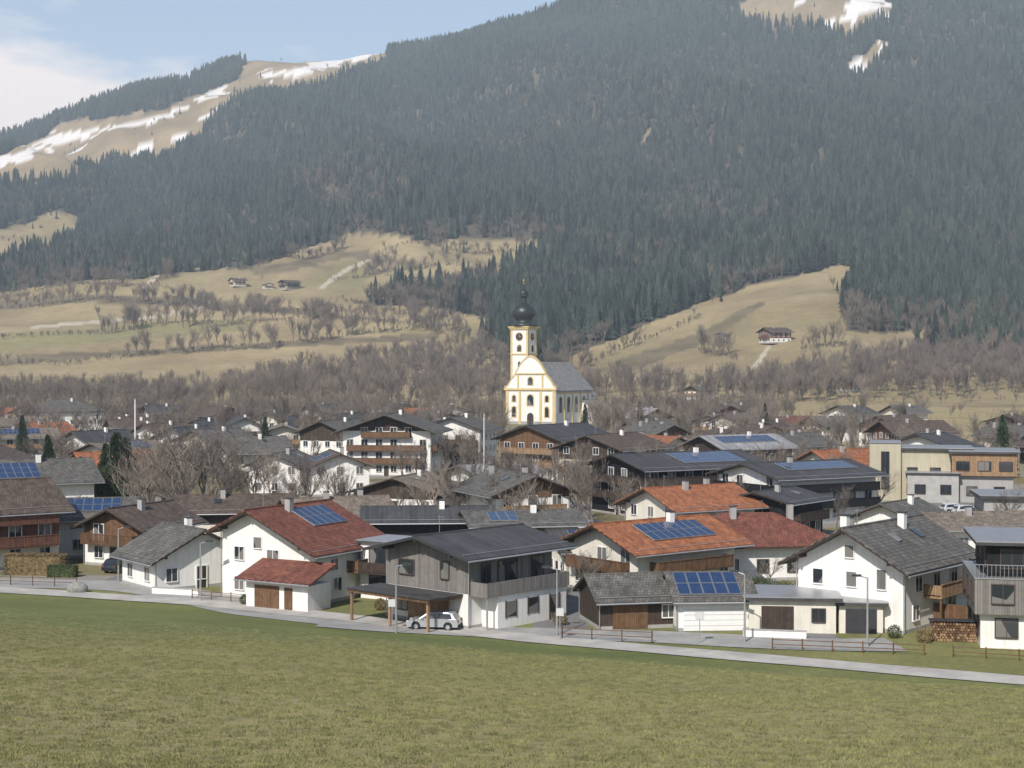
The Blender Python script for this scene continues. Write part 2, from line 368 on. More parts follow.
def chalet(w=10,d=11,e=5.2,rx=0.,pitch=22,wall='white',up=None,upz=2.8,roof='r_br',ov=1.0,of=1.2,levels=(.9,3.7),
           bal=(),solar=None,chim=1,hip=False,fr='frame',shut=None,boards=False,wins=None,skip=.15,seed=0,fascia='wood_d',sides='FRLB',balmat='wood',door=True):
    A=Asm(); rd=random.Random(seed); tp=math.tan(R(pitch)); cp=math.cos(R(pitch)); sp_=math.sin(R(pitch))
    rz=e+(w/2+rx)*tp; eR=rz-(w/2-rx)*tp; eL=e
    if hip: eR=e; rx=0; rz=e+w/2*tp
    prof=[(-w/2,-.5),(w/2,-.5),(w/2,eR),(rx,rz),(-w/2,eL)]
    if hip: A.p('walls',wall).box(-w/2,w/2,-d/2,d/2,-.5,e)
    else: A.p('walls',wall).prism(prof,-d/2,d/2)
    if up and not hip:
        c=.045; A.p('timber_cladding',up).prism([(-w/2-c,upz),(w/2+c,upz),(w/2+c,eR-c*tp-.01),(rx,rz-.01),(-w/2-c,eL-c*tp-.01)],-d/2-c,d/2+c)
    A.p('plinth','greyp').box(-w/2-.03,w/2+.03,-d/2-.03,d/2+.03,-.5,.3)
    T=A.p('roof',roof); U=A.p('eaves_boards',fascia); G=A.p('gutter','metal')
    if hip:
        X=w/2+ov;Yh=d/2+ov; ze=e-ov*tp; k=Yh-X
        for (P,dz,ex) in((U,.0,0),(T,.15,.03)):
            a=[(-X-ex,-Yh-ex,ze+dz),(X+ex,-Yh-ex,ze+dz),(X+ex,Yh+ex,ze+dz),(-X-ex,Yh+ex,ze+dz)]
            h=.145 if P is U else .1
            n=len(P.v); P.v+=a+[(x,y,z+h) for x,y,z in a]+[(0,-k,rz+dz+h),(0,k,rz+dz+h)]
            P.f+=[(n,n+1,n+2,n+3),(n,n+1,n+5,n+4),(n+1,n+2,n+6,n+5),(n+2,n+3,n+7,n+6),(n+3,n,n+4,n+7),(n+4,n+5,n+8),(n+5,n+6,n+9,n+8),(n+6,n+7,n+9),(n+7,n+4,n+8,n+9)]
    else:
        for P,b0,b1,ex in((U,.0,.14,0),(T,.143,.24,.04)):
            xl=-w/2-ov-ex; xr=w/2+ov+ex
            zl=rz-(rx-xl)*tp; zr=rz-(xr-rx)*tp; q=1/cp
            P.prism3([(xl,-d/2-of-ex,zl+b0*q),(rx,-d/2-of-ex,rz+b0*q),(rx,-d/2-of-ex,rz+b1*q),(xl,-d/2-of-ex,zl+b1*q)],[(xl,d/2+of+ex,zl+b0*q),(rx,d/2+of+ex,rz+b0*q),(rx,d/2+of+ex,rz+b1*q),(xl,d/2+of+ex,zl+b1*q)])
            P.prism3([(rx,-d/2-of-ex,rz+b0*q),(xr,-d/2-of-ex,zr+b0*q),(xr,-d/2-of-ex,zr+b1*q),(rx,-d/2-of-ex,rz+b1*q)],[(rx,d/2+of+ex,rz+b0*q),(xr,d/2+of+ex,zr+b0*q),(xr,d/2+of+ex,zr+b1*q),(rx,d/2+of+ex,rz+b1*q)])
        for fx in(-.85,0,.85):
            x=rx+(fx*(w/2-rx) if fx>0 else fx*(w/2+rx)); z=rz-abs(x-rx)*tp
            for s_ in(-1,1): U.box(x-.09,x+.09,s_*d/2,s_*(d/2+of-.1),z-.26,z-.03)
        A.p('ridge_cap',roof).box(rx-.16,rx+.16,-d/2-of-.05,d/2+of+.05,rz+.2/cp,rz+.31/cp)
        for xs in(-w/2-ov-.12,w/2+ov+.12):
            z=rz-abs(xs-rx)*tp+.1; G.tube((xs,-d/2-of,z),(xs,d/2+of,z),.075,.075,6)
        for xs,sg in((-w/2-.12,-1),(w/2+.12,1)):
            zt=rz-abs(xs-rx)*tp; G.tube((xs,-d/2-.05,.1),(xs,-d/2-.05,zt-.1),.05,.05,5)
        for s_ in(-1,1):
            xx=rx+s_*((w/2-s_*rx)+ov*.5); zz=rz-abs(xx-rx)*tp+.26/cp
            G.tube((xx,-d/2-of+.2,zz+.12),(xx,d/2+of-.2,zz+.12),.025,.025,4)
    def roofz(side,a):
        if hip: return e
        if side=='F': return rz-abs(a-rx)*tp
        if side=='B': return rz-abs(-a-rx)*tp
        return eR if side=='R' else eL
    o=.045 if up else 0
    if wins is None:
        for side in sides:
            L=w if side in'FB' else d; n=max(2,int(L/2.9))
            for z in levels:
                for i in range(n):
                    a=-L/2+L*(i+.5)/n
                    if rd.random()<skip: continue
                    isb=any(b_[0]==side and abs(b_[1]-(z-.9))<.5 and b_[2]<a<b_[3] for b_ in bal)
                    wh=2.05 if isb else 1.25; zz=z-.8 if isb else z
                    if zz+wh+.25>roofz(side,a): continue
                    window(A,side,w,d,a,zz,1.15 if not isb else 1.3,wh,fr,.045 if up else 0,shut if not isb else None)
    else:
        for (side,a,z,ww,wh) in wins: window(A,side,w,d,a,z,ww,wh,fr,o,shut)
    if door:
        D=A.p('door','wood_d'); side_box(D,'F',w,d,-.5,.5,0,.07,0,2.1); side_box(A.p('window_frames',fr),'F',w,d,-.62,-.503,0,.12,0,2.2); side_box(A.p('window_frames',fr),'F',w,d,.503,.62,0,.12,0,2.2)
    for b_ in bal: balcony(A,b_[0],w,d,b_[1],b_[2],b_[3],b_[4] if len(b_)>4 else 1.2,balmat,boards,o)
    if solar:
        for (side,y0,y1,s0,s1) in solar:
            P=A.p('solar_panels','solar'); Q=A.p('solar_frames','metal'); sg=1 if side=='R' else -1
            ny=max(1,int((y1-y0)/1.05)); ns=max(1,int((s1-s0)/1.7))
            def pt(s,y,n_):
                return (rx+sg*(s*cp+n_*sp_),y,rz-s*sp_+n_*cp)
            for i in range(ny):
                for j in range(ns):
                    ya=y0+i*1.05;yb=ya+1.0;sa=s0+j*1.7;sb=sa+1.65
                    P.hexa([pt(sa+.035,ya+.035,.34),pt(sb-.035,ya+.035,.34),pt(sb-.035,yb-.035,.34),pt(sa+.035,yb-.035,.34),pt(sa+.035,ya+.035,.42),pt(sb-.035,ya+.035,.42),pt(sb-.035,yb-.035,.42),pt(sa+.035,yb-.035,.42)])
                    Q.hexa([pt(sa,ya,.3),pt(sb,ya,.3),pt(sb,yb,.3),pt(sa,yb,.3),pt(sa,ya,.41),pt(sb,ya,.41),pt(sb,yb,.41),pt(sa,yb,.41)])
    for i in range(chim):
        x=rx+(-1)**i*(1.0+.6*i); y=d*(.12+.2*i)*(-1)**(i+seed); z=rz-abs(x-rx)*tp
        A.p('chimney','greyp' if seed%2 else 'white').box(x-.3,x+.3,y-.3,y+.3,z-.3,rz+.9); A.p('chimney_cap','dmetal').box(x-.38,x+.38,y-.38,y+.38,rz+.98,rz+1.05)
        for q in((-.25,-.25),(.25,.25)): A.p('chimney_cap','dmetal').box(x+q[0]-.04,x+q[0]+.04,y+q[1]-.04,y+q[1]+.04,rz+.9,rz+.98)
    if rd.random()<.6 and not hip:
        yv=-d*.3; xv=rx-.6; zv=rz-.6*tp
        A.p('tv_aerial','metal').tube((xv,yv,zv),(xv,yv,zv+1.9),.025,.02,4)
        for q in range(4): A.p('tv_aerial','metal').tube((xv-.35,yv+.1*q,zv+1.7),(xv+.35,yv+.1*q,zv+1.7),.012,.012,3)
    if rd.random()<.5 and not hip and not solar and w>8:
        for yq in(-d*.2,d*.15):
            s_=rd.choice([-1,1]); pq=[]
            for nn_ in(.27,.36):
                for (sa,ya) in((1.6,yq),(2.8,yq),(2.8,yq+.8),(1.6,yq+.8)): pq.append((rx+s_*(sa*cp+nn_*sp_),ya,rz-sa*sp_+nn_*cp))
            A.p('roof_windows','glass').hexa(pq)
    A.info=(w,d,e,rz)
    return A
def flatblock(A,x0,x1,y0,y1,z0,z1,wall,roof='r_dk',ov=.3,levels=(),n=None,fr='frame_d',ww=1.6,wh=1.4,rt=.28):
    w=x1-x0;d=y1-y0;cx=(x0+x1)/2;cy=(y0+y1)/2
    B=Asm(); B.p('walls',wall).box(-w/2,w/2,-d/2,d/2,z0,z1); B.p('roof',roof).box(-w/2-ov,w/2+ov,-d/2-ov,d/2+ov,z1+.002,z1+rt)
    B.p('roof_edge','metal').box(-w/2-ov-.03,w/2+ov+.03,-d/2-ov-.03,d/2+ov+.03,z1+rt-.06,z1+rt+.02)
    for z in levels:
        for side in'FRLB':
            L=w if side in'FB' else d; k=n or max(1,int(L/3))
            for i in range(k): window(B,side,w,d,-L/2+L*(i+.5)/k,z,ww,wh,fr)
    for k,p in B.parts.items():
        q=A.p(*k); nn=len(q.v); q.v+=[(a+cx,b_+cy,c_) for a,b_,c_ in p.v]; q.f+=[tuple(i+nn for i in f) for f in p.f]
occ=[]
def put(A,name,px,Y,yaw,r=None):
    x=PX(px,Y); occ.append((x,Y,r or 10)); return A.place(name,x,Y,yaw)
# ------------------------------------------------------------------ hero houses, front row
A=chalet(w=11,d=10.5,e=6.5,rx=-1.7,pitch=25,roof='r_red',levels=(),ov=.9,of=1.3,wins=[('F',-3.4,3.7,1.1,1.2),('F',.6,3.6,1.3,1.2),('F',-3.4,.9,1.1,1.2),('F',-1.2,4.9,.9,1.0),('R',-2,1,1.2,1.2),('R',2.2,1,1.2,1.2),('R',-2.5,3.0,1.1,1.0),('L',-2,1,1.1,1.2),('L',2,3.8,1.1,1.2),('L',2,1,1.1,1.2)],
   solar=[('R',-1.2,4.4,.9,4.4)],chim=1,seed=1,boards=True,bal=[('R',2.7,-.5,4.9,1.3)],door=False)
A.p('garage_walls','white').box(.2,7.2,-8.6,-5.263,-.4,2.35); A.p('garage_door','wood').box(1.2,4.0,-8.66,-8.6,.05,2.1); A.p('garage_door','wood').box(4.6,5.5,-8.66,-8.6,.05,2.05)
A.p('garage_roof','r_red').prism3([(-.6,-9.3,2.45),(7.9,-9.3,2.45),(7.9,-9.3,2.65),(-.6,-9.3,2.65)],[(-.6,-5.3,3.85),(7.9,-5.3,3.85),(7.9,-5.3,4.05),(-.6,-5.3,4.05)])
A.p('garage_gutter','metal').tube((-.6,-9.38,2.5),(7.9,-9.38,2.5),.07,.07,6)
flatblock(A,6.0,10.0,1.0,5.6,-.4,5.2,'white',levels=(.8,3.4),n=1,ww=1.8)
A.p('annex_balcony','wood_d').box(6.0,10.8,-.4,1.0,2.5,2.7); A.p('annex_balcony','wood_d').box(6.0,10.8,-.45,-.37,2.7,3.6)
put(A,'red_roof_house',303,143.5,-30)
A=chalet(w=9.6,d=10.6,e=6.15,pitch=13,wall='white',up='clad',upz=2.95,roof='r_dk',ov=1.5,of=1.6,fascia='dmetal',fr='frame_d',levels=(),
   wins=[('F',-2.4,4.0,1.8,1.2),('F',2.2,4.0,.9,1.4),('R',-3.2,3.75,1.0,1.5),('R',-.5,3.2,2.3,2.1),('R',3.4,3.3,1.5,2.0),('F',-3,.9,1.4,1.2),('L',0,3.8,1.5,1.3),('L',0,.9,1.5,1.3)],chim=0,door=False,seed=3)
A.p('ground_floor_wing','white').box(4.8,6.6,-3.6,5.2,-.4,2.75)
P=A.p('balcony_parapet','clad'); P.box(4.85,6.8,-5.1,5.4,2.76,2.95); P.box(6.7,6.8,-5.1,5.4,2.95,3.95); P.box(4.85,6.7,-5.1,-5.0,2.95,3.95); P.box(4.85,6.7,5.3,5.4,2.95,3.95)
A.p('balcony_post','metal').tube((6.6,-4.9,0),(6.6,-4.9,2.76),.08,.08)
for a,zz,hh in((-2,.9,1.3),(.8,.9,1.3),(3.6,.1,2.1)):
    A.p('window_glass','glass').box(6.55,6.66,a-.6,a+.6,zz,zz+hh); A.p('window_frames','frame_d').box(6.55,6.68,a-.7,a-.6,zz-.08,zz+hh+.08); A.p('window_frames','frame_d').box(6.55,6.68,a+.6,a+.7,zz-.08,zz+hh+.08)
A.p('carport_roof','wood').box(-5.6,4.2,-9.3,-5.36,2.55,2.8); A.p('carport_deck','r_dk').box(-5.7,4.3,-9.4,-5.36,2.803,2.9)
for x in(-5.3,-.6,3.9): A.p('carport_posts','wood_l').box(x-.1,x+.1,-9.15,-8.95,-.3,2.55)
A.p('garage_door','wood_l').box(-2.2,2.6,-5.43,-5.33,.02,2.4)
put(A,'grey_modern_house',470,131,-42)
A=chalet(w=10,d=13,e=4.6,pitch=21,wall='cream',up=None,roof='r_or',ov=1.2,of=1.4,levels=(.9,3.2),bal=[('R',2.5,-5,5,1.3),('F',2.5,-4,4,1.2)],solar=[('R',-3.6,5.2,1.0,4.5)],chim=1,seed=2,boards=True,balmat='wood')
put(A,'orange_roof_house',652,148,-52)
A=chalet(w=6.4,d=7.4,e=2.5,pitch=24,wall='wood_d',roof='r_gr',ov=.7,of=.5,levels=(),wins=[('R',2.2,.9,1.0,1.0)],chim=0,door=False)
A.p('garage_door','wood').box(3.2,3.28,-2.6,.4,.05,2.2)
put(A,'timber_garage',632,127.5,-78)
A=chalet(w=6.6,d=6.2,e=2.7,pitch=24,wall='white',roof='r_gr',ov=.7,of=.5,levels=(),wins=[],chim=0,door=False,solar=[('R',-3,3,.2,3.7)])
A.p('garage_door','frame').box(3.3,3.37,-2.6,2.6,.05,2.25)
for i in range(4): A.p('garage_door_grooves','greyp').box(3.372,3.378,-2.6,2.6,.45+i*.45,.48+i*.45)
put(A,'white_garage',707,126.5,-86)
A=chalet(w=10.5,d=16,e=3.9,pitch=24,wall='white',roof='r_red',hip=True,ov=1.1,levels=(.9,2.6),chim=2,seed=3,fr='frame_d')
put(A,'hip_roof_house',748,158,-82)
A=chalet(w=11,d=12,e=4.6,pitch=20,wall='cream',roof='r_or',ov=1.2,levels=(.9,3.2),chim=2,seed=5,bal=[('R',2.5,-5,5)])
put(A,'orange_roof_house',690,190,-60)
A=Asm(); flatblock(A,-5.4,1.6,-3,3,-.3,2.7,'cream',ov=.5,rt=.3); flatblock(A,1.9,5.4,-2.6,3,-.3,2.3,'cream',ov=.4,rt=.3)
A.p('garage_door','wood_d').box(-4.4,-1.8,-3.08,-3,0,2.2); A.p('garage_door','dmetal').box(2.4,4.9,-2.68,-2.6,0,2.0); window(A,'F',0,6,.2,1.0,1.0,1.0,'frame_d')
put(A,'flat_roof_garage',813,125,-6)
A=chalet(w=9.6,d=12.5,e=5.5,pitch=29,wall='white',roof='r_gr',ov=1.1,of=1.5,levels=(),wins=[('F',-2.9,.9,.9,1.2),('F',0.2,.9,.9,1.2),('F',-2.9,3.5,.9,1.2),('F',.2,3.5,.9,1.2),('F',2.9,3.5,.8,1.6),('F',0,5.9,.8,1.0),('R',-3.5,3.2,1.2,2),('R',0,3.2,1.2,2),('R',3.5,3.2,1.2,2),('R',-4,.9,1.1,1.2),('R',3,.1,1.6,2),('L',0,1,1,1.2),('L',3,3.5,1,1.2)],
   bal=[('R',2.75,-2.5,6.2,1.6)],boards=True,balmat='wood_l',chim=2,seed=4,door=False)
A.p('patio_screen','wood').box(5,8,-1,-.9,-.2,2.0); A.p('patio_posts','wood').box(6.2,6.35,-2.4,-2.25,-.2,2.57); A.p('patio_posts','wood').box(6.2,6.35,6.0,6.15,-.2,2.57)
put(A,'white_gable_house',884,129.5,-40)
A=Asm(); flatblock(A,-5.5,6,-4.5,5,-.4,2.6,'white',ov=.02,levels=(.9,),n=3,rt=.1); flatblock(A,-6,6.4,-5.2,5.4,2.71,5.4,'clad',ov=.02,levels=(3.6,),n=3,rt=.1); flatblock(A,-5,6,-4.2,5,5.55,8.0,'black',ov=.9,levels=(6.2,),n=3,rt=.3)
for i in range(40): A.p('balcony_railing','metal').box(-6+i*.31,-5.97+i*.31,-5.17,-5.14,5.5,6.5)
A.p('balcony_railing','metal').box(-6,6.4,-5.18,-5.12,6.5,6.55)
put(A,'modern_flat_house',1048,119,-12)
A=chalet(w=9.5,d=8,e=3.1,pitch=27,wall='white',roof='r_gr',ov=.9,of=.9,levels=(.9,),chim=1,seed=6,fascia='wood_d')
put(A,'grey_roof_house',183,151,38)
A=chalet(w=8,d=9,e=4.4,pitch=24,wall='white',up='wood',upz=2.6,roof='r_br',levels=(.9,3.3),chim=1,seed=7,bal=[('F',2.6,-3.6,3.6)],boards=True)
put(A,'timber_upper_house',140,168,-25)
A=chalet(w=9,d=8,e=4.6,pitch=20,wall='white',roof='r_gr',levels=(.9,3.2),chim=0,solar=[('R',-3.6,3.6,.4,4.2)],seed=8)
put(A,'white_solar_house',98,176,-78)
A=chalet(w=11,d=13,e=6.6,pitch=24,wall='cream',up='wood_r',upz=2.7,roof='r_br',levels=(.9,3.4,6.0),chim=1,seed=9,bal=[('R',2.6,-6,6,1.4),('R',5.0,-6,6,1.4),('F',5.0,-4,4,1.2)],boards=True,ov=1.6,balmat='wood_r')
put(A,'balcony_chalet',-18,165,-52)
A=chalet(w=14,d=16,e=6.8,pitch=19,wall='white',roof='r_gr',levels=(.9,3.4),chim=1,seed=10,solar=[('R',-6,2,1.5,6.7)])
put(A,'grey_roof_house',22,202,-62)
for (nm,px_,Y,yaw,kw) in [
 ('brown_roof_house',235,188,-82,dict(w=9,d=12,e=4.2,pitch=18,roof='r_br',wall='cream',up='wood_d',upz=2.6)),
 ('brown_roof_house',335,182,-70,dict(w=9,d=11,e=4.2,pitch=20,roof='r_tan',wall='white',up='wood_d',upz=2.6,chim=2)),
 ('dark_roof_house',428,172,-86,dict(w=10,d=13,e=4.6,pitch=12,roof='r_dk',wall='black',fascia='black')),
 ('dark_roof_house',520,168,-80,dict(w=10,d=11,e=4.6,pitch=11,roof='r_gr',wall='white',up='clad',solar=[('R',-4,0,1,4.5)])),
 ('dark_roof_house',588,153,-74,dict(w=7.5,d=6.5,e=3.7,pitch=20,roof='r_dk',wall='cream',solar=[('R',-2.5,2.5,.5,4)])),
 ('timber_gable_house',410,228,-18,dict(w=13,d=12,e=3.4,pitch=17,roof='r_tan',wall='white',up='wood_d',upz=2.4,ov=1.4)),
 ('timber_gable_house',110,232,-35,dict(w=9,d=10,e=4.2,roof='r_br',wall='cream',up='wood_d',upz=2.6)),
 ('white_chalet',285,262,-10,dict(w=9,d=11,e=5.2,roof='r_gr',wall='white')),
 ('white_chalet',335,262,15,dict(w=10,d=12,e=5,roof='r_br',wall='white',solar=[('L',-4,4,.8,4.4)])),
 ('dark_timber_hotel',678,228,-60,dict(w=14,d=22,e=7.2,pitch=13,roof='r_dk',wall='black',levels=(.9,3.5,5.7),bal=[('R',2.6,-10.5,10.5,1.4),('R',4.9,-10.5,10.5,1.4),('F',4.9,-6,6,1.2),('F',2.6,-6,6,1.2)],balmat='wood_d',solar=[('R',-3,9,1,6.2)],ov=1.6)),
 ('white_black_hotel',797,215,-60,dict(w=13,d=18,e=6.7,pitch=13,roof='r_dk',wall='white',levels=(.9,3.3,5.4),bal=[('R',2.5,-8.5,8.5,1.4),('R',4.7,-8.5,8.5,1.4),('F',4.7,-6,6,1.2)],balmat='black',solar=[('R',-5,8,1,5.8)],ov=1.4)),
 ('black_chalet',775,193,-38,dict(w=9,d=9,e=4.9,pitch=13,roof='r_dk',wall='black',bal=[('F',2.6,-4,4),('R',2.6,-4,4)],balmat='wood_d')),
 ('orange_roof_house',845,262,-60,dict(w=11,d=13,e=5.2,roof='r_or',wall='cream')),
 ('pale_roof_house',975,178,-80,dict(w=9,d=11,e=3.2,pitch=15,roof='r_tan',wall='white')),
 ('brown_roof_house',900,192,-40,dict(w=8,d=9,e=2.9,roof='r_gr',wall='white')),
 ('white_gable_hotel',394,312,-6,dict(w=18,d=17,e=9.2,pitch=19,roof='r_gr',wall='white',up='wood_d',upz=9.3,levels=(.9,3.6,6.2,8.6),bal=[('F',2.7,-8,8),('F',5.3,-8,8),('F',8.0,-5,5),('R',5.3,-8,8)],ov=1.8,of=2.2)),
 ('white_gable_hotel',460,335,-14,dict(w=13,d=14,e=8.6,pitch=20,roof='r_gr',wall='white',levels=(.9,3.5,6.0),bal=[('F',2.7,-6,6),('F',5.3,-6,6)],ov=1.5)),
 ('timber_hotel',556,300,-38,dict(w=14,d=18,e=8.2,pitch=18,roof='r_dk',wall='white',up='wood',upz=3,levels=(.9,3.5,6.0),bal=[('F',2.7,-6.5,6.5),('F',5.3,-6.5,6.5),('R',2.7,-8.5,8.5),('R',5.3,-8.5,8.5)],ov=1.8,balmat='wood_l')),
 ('timber_hotel',612,282,-36,dict(w=13,d=16,e=7.2,pitch=18,roof='r_br',wall='sand',up='wood_d',upz=5,levels=(.9,3.5,6.0),bal=[('F',2.7,-6,6),('R',5.3,-7,7)],ov=1.6,balmat='wood')),
 ('solar_roof_house',738,300,-60,dict(w=13,d=17,e=6.2,pitch=18,roof='r_lt',wall='wood_d',solar=[('R',-7,7,1,5)])),
 ('white_chalet',338,355,-25,dict(w=12,d=14,e=7.0,roof='r_gr',wall='white',up='wood_d',upz=5)),
 ('white_chalet',495,262,-60,dict(w=10,d=12,e=3.8,roof='r_lt',wall='white',pitch=12)),
 ('white_hip_house',62,500,-60,dict(w=16,d=24,e=8.0,hip=True,roof='r_gr',wall='white',levels=(.9,3.8))),
 ('white_chalet',895,420,-50,dict(w=13,d=15,e=6,roof='r_br',wall='white',up='wood',upz=4)),
 ('white_chalet',925,330,-30,dict(w=11,d=13,e=5.6,roof='r_gr',wall='white',up='wood_d',upz=4)),
]:
    kw=dict(kw); kw.setdefault('seed',int(px_)); put(chalet(**kw),nm,px_,Y,yaw,r=max(kw['w'],kw['d'])*.75)
A=Asm(); flatblock(A,-11,-6,-5,5,-.4,9.3,'sand',ov=.02,levels=(),rt=.2); flatblock(A,-6,5,-4,6,-.4,8.3,'sand',ov=.6,levels=(1,4),rt=.4); flatblock(A,2,12,-7,5,4.4,8.0,'wood_l',ov=.5,levels=(5.3,),rt=.4,ww=2); flatblock(A,3,11.5,-6.2,5,-.4,4.37,'greyp',ov=-.05,levels=(1.2,),rt=.02); flatblock(A,-5,3,-8,-4.02,-.4,4.6,'conc',ov=.3,levels=(1.5,),rt=.3)
window(A,'F',0,10,-8.5,2,1.2,6,'frame_d')
put(A,'modern_school_building',938,250,-14,r=16)
A=Asm(); flatblock(A,-6,6,-5,5,-.4,4.2,'greyp',ov=.6,levels=(1,),rt=.5); put(A,'flat_roof_house',1025,205,-10)
# ------------------------------------------------------------------ church
def arch_pts(a,z,w,h,n=8):
    r=w/2; pts=[(a-r,z),(a+r,z)]
    for i in range(n+1):
        t=math.pi*i/n; pts.append((a+r*math.cos(t),z+h-r+r*math.sin(t)))
    return pts
def arch(P,side,cx,cy,hx,hy,a,z,w,h,o0,o1):
    pts=arch_pts(a,z,w,h)
    def m(p,o):
        a_,z_=p
        return {'F':(cx+a_,cy-hy-o,z_),'B':(cx-a_,cy+hy+o,z_),'R':(cx+hx+o,cy+a_,z_),'L':(cx-hx-o,cy-a_,z_)}[side]
    P.prism3([m(p,o0) for p in pts],[m(p,o1) for p in pts])
A=Asm(); W=21.; D=34.
A.p('nave_walls','white').prism([(-W/2,-1),(W/2,-1),(W/2,13.5),(0,24),(-W/2,13.5)],.7,D)
A.p('nave_roof','slate').prism3([(-W/2-.9,.6,12.9),(0,.6,24.3),(0,.6,24.8),(-W/2-.9,.6,13.4)],[(-W/2-.9,D+.8,12.9),(0,D+.8,24.3),(0,D+.8,24.8),(-W/2-.9,D+.8,13.4)])
A.p('nave_roof','slate').prism3([(0,.6,24.3),(W/2+.9,.6,12.9),(W/2+.9,.6,13.4),(0,.6,24.8)],[(0,D+.8,24.3),(W/2+.9,D+.8,12.9),(W/2+.9,D+.8,13.4),(0,D+.8,24.8)])
half=[(11,-1),(11,13.6),(11.5,13.8),(11.5,14.8),(10.4,15),(9.6,16.2),(8.4,18.0),(7.0,19.4),(6.6,20.4),(5.6,22.0),(4.6,23.6),(3.2,25.2),(1.6,26.4),(0,27.0)]
prof=half+[(-x,z) for x,z in half[-2::-1]]
A.p('facade','white').prism(prof,-.5,.69)
Pc=A.p('gable_coping','yellow')
full=half[3:]+[(-x,z) for x,z in half[-2:2:-1]]
for (x0,z0),(x1,z1) in zip(full[:-1],full[1:]):
    Pc.prism3([(x0,-.75,z0-.25),(x1,-.75,z1-.25),(x1,-.75,z1+.35),(x0,-.75,z0+.35)],[(x0,.8,z0-.25),(x1,.8,z1-.25),(x1,.8,z1+.35),(x0,.8,z0+.35)])
Y_=A.p('pilasters','yellow')
for x in(-10.3,-4.6,4.6,10.3): Y_.box(x-.5,x+.5,-.8,-.5,0,13.4)
for x in(-5.4,5.4): Y_.box(x-.35,x+.35,-.75,-.5,14.6,19.6)
Y_.box(-11.6,11.6,-1.1,-.5,13.5,14.3); Y_.box(-6.6,6.6,-.95,-.5,19.8,20.3)
A.p('base_course','greyp').box(-11.2,11.2,-.7,-.5,-.5,1.2)
g=A.p('windows','glass')
for (a,z,w_,h_) in((0,7.5,2.6,4.2),(-7.3,3,1.6,4),(7.3,3,1.6,4),(-7.3,9,1.4,2.4),(7.3,9,1.4,2.4),(0,15.6,2.0,3.0)):
    arch(Y_,'F',0,0,0,.5,a,z-.3,w_+.8,h_+.7,.0,.12); arch(g,'F',0,0,0,.5,a,z,w_,h_,.05,.17)
arch(A.p('portal','wood_d'),'F',0,0,0,.5,0,0,2.8,4.6,0,.2)
for i in range(4):
    a=5+i*7.2
    arch(Y_,'R',0,0,W/2,0,a,4.4,3.0,6.8,.0,.12); arch(g,'R',0,0,W/2,0,a,4.8,2.2,6,.05,.17); Y_.box(W/2,W/2+.3,a+3.2,a+4.0,0,12.0)
Y_.box(W/2,W/2+.45,.7,D,12.1,12.7)
A.p('choir_walls','white').prism([(-7,-1),(7,-1),(7,11),(0,18.5),(-7,11)],D,D+12)
A.p('choir_roof','slate').prism([(-7.7,10.4),(-7.7,10.9),(0,19.1),(7.7,10.9),(7.7,10.4),(0,18.6)],D,D+12.6)
A.p('chapel_walls','white').prism([(10.6,-1),(16,-1),(16,6.5),(10.6,9)],D-10,D+4); A.p('chapel_roof','slate').prism([(10.6,9.05),(16.6,6.3),(16.6,6.7),(10.6,9.5)],D-10.5,D+4.5)
for a in(D-7,D-2): arch(Y_,'R',0,0,16,0,a,2,2.2,4,0,.1); arch(g,'R',0,0,16,0,a,2.3,1.5,3.3,.05,.15)
tx,ty,hw=-7.2,7.6,3.8
T=A.p('tower_walls','white'); T.box(tx-hw,tx+hw,ty-hw,ty+hw,-1,38)
for z0,z1,o in((27.6,28.1,.3),(37.7,38.4,.5),(38.4,38.9,.85)): Y_.box(tx-hw-o,tx+hw+o,ty-hw-o,ty+hw+o,z0,z1)
for sx in(-1,1):
    for sy in(-1,1):
        Y_.box(tx+sx*(hw-.3)-.42,tx+sx*(hw-.3)+.42,ty+sy*(hw-.3)-.42,ty+sy*(hw-.3)+.42,0,37.7)
for s_ in'FRLB':
    arch(Y_,s_,tx,ty,hw,hw,0,28.7,2.3,3.1,.0,.1); arch(g,s_,tx,ty,hw,hw,0,28.9,1.7,2.6,.02,.16); arch(g,s_,tx,ty,hw,hw,0,22.5,1.2,2.4,.02,.1)
def disc(P,side,z,r,o0,o1,n=20):
    ring=[(r*math.cos(2*math.pi*i/n),z+r*math.sin(2*math.pi*i/n)) for i in range(n)]
    def m(p,o): a_,z_=p; return {'F':(tx+a_,ty-hw-o,z_),'B':(tx-a_,ty+hw+o,z_),'R':(tx+hw+o,ty+a_,z_),'L':(tx-hw-o,ty-a_,z_)}[side]
    P.prism3([m(p,o0) for p in ring],[m(p,o1) for p in ring])
for s_ in'FRLB':
    disc(A.p('clock_ring','gold'),s_,34.8,1.7,0,.12); disc(A.p('clock_face','dmetal'),s_,34.8,1.5,.05,.17)
A.p('clock_hands','gold').box(tx-.1,tx+.1,ty-hw-.24,ty-hw-.18,34.8,36.1); A.p('clock_hands','gold').box(tx,tx+1.0,ty-hw-.24,ty-hw-.18,34.7,34.9)
A.p('clock_hands','gold').box(tx+hw+.18,tx+hw+.24,ty-.1,ty+.1,34.8,36.1); A.p('clock_hands','gold').box(tx+hw+.18,tx+hw+.24,ty,ty+1,34.7,34.9)
A.smooth.add('onion_dome')
A.p('onion_dome','dome').lathe([(5.2,38.9),(4.6,39.9),(3.4,40.8),(3.2,41.4),(4.2,42.4),(4.9,43.8),(4.8,45.2),(4.0,46.6),(2.6,47.8),(1.6,48.4),(1.5,48.6)],16,tx,ty,math.pi/16)
A.p('lantern','dome').lathe([(1.5,48.6),(1.35,48.7),(1.35,50.6),(1.9,50.8)],8,tx,ty)
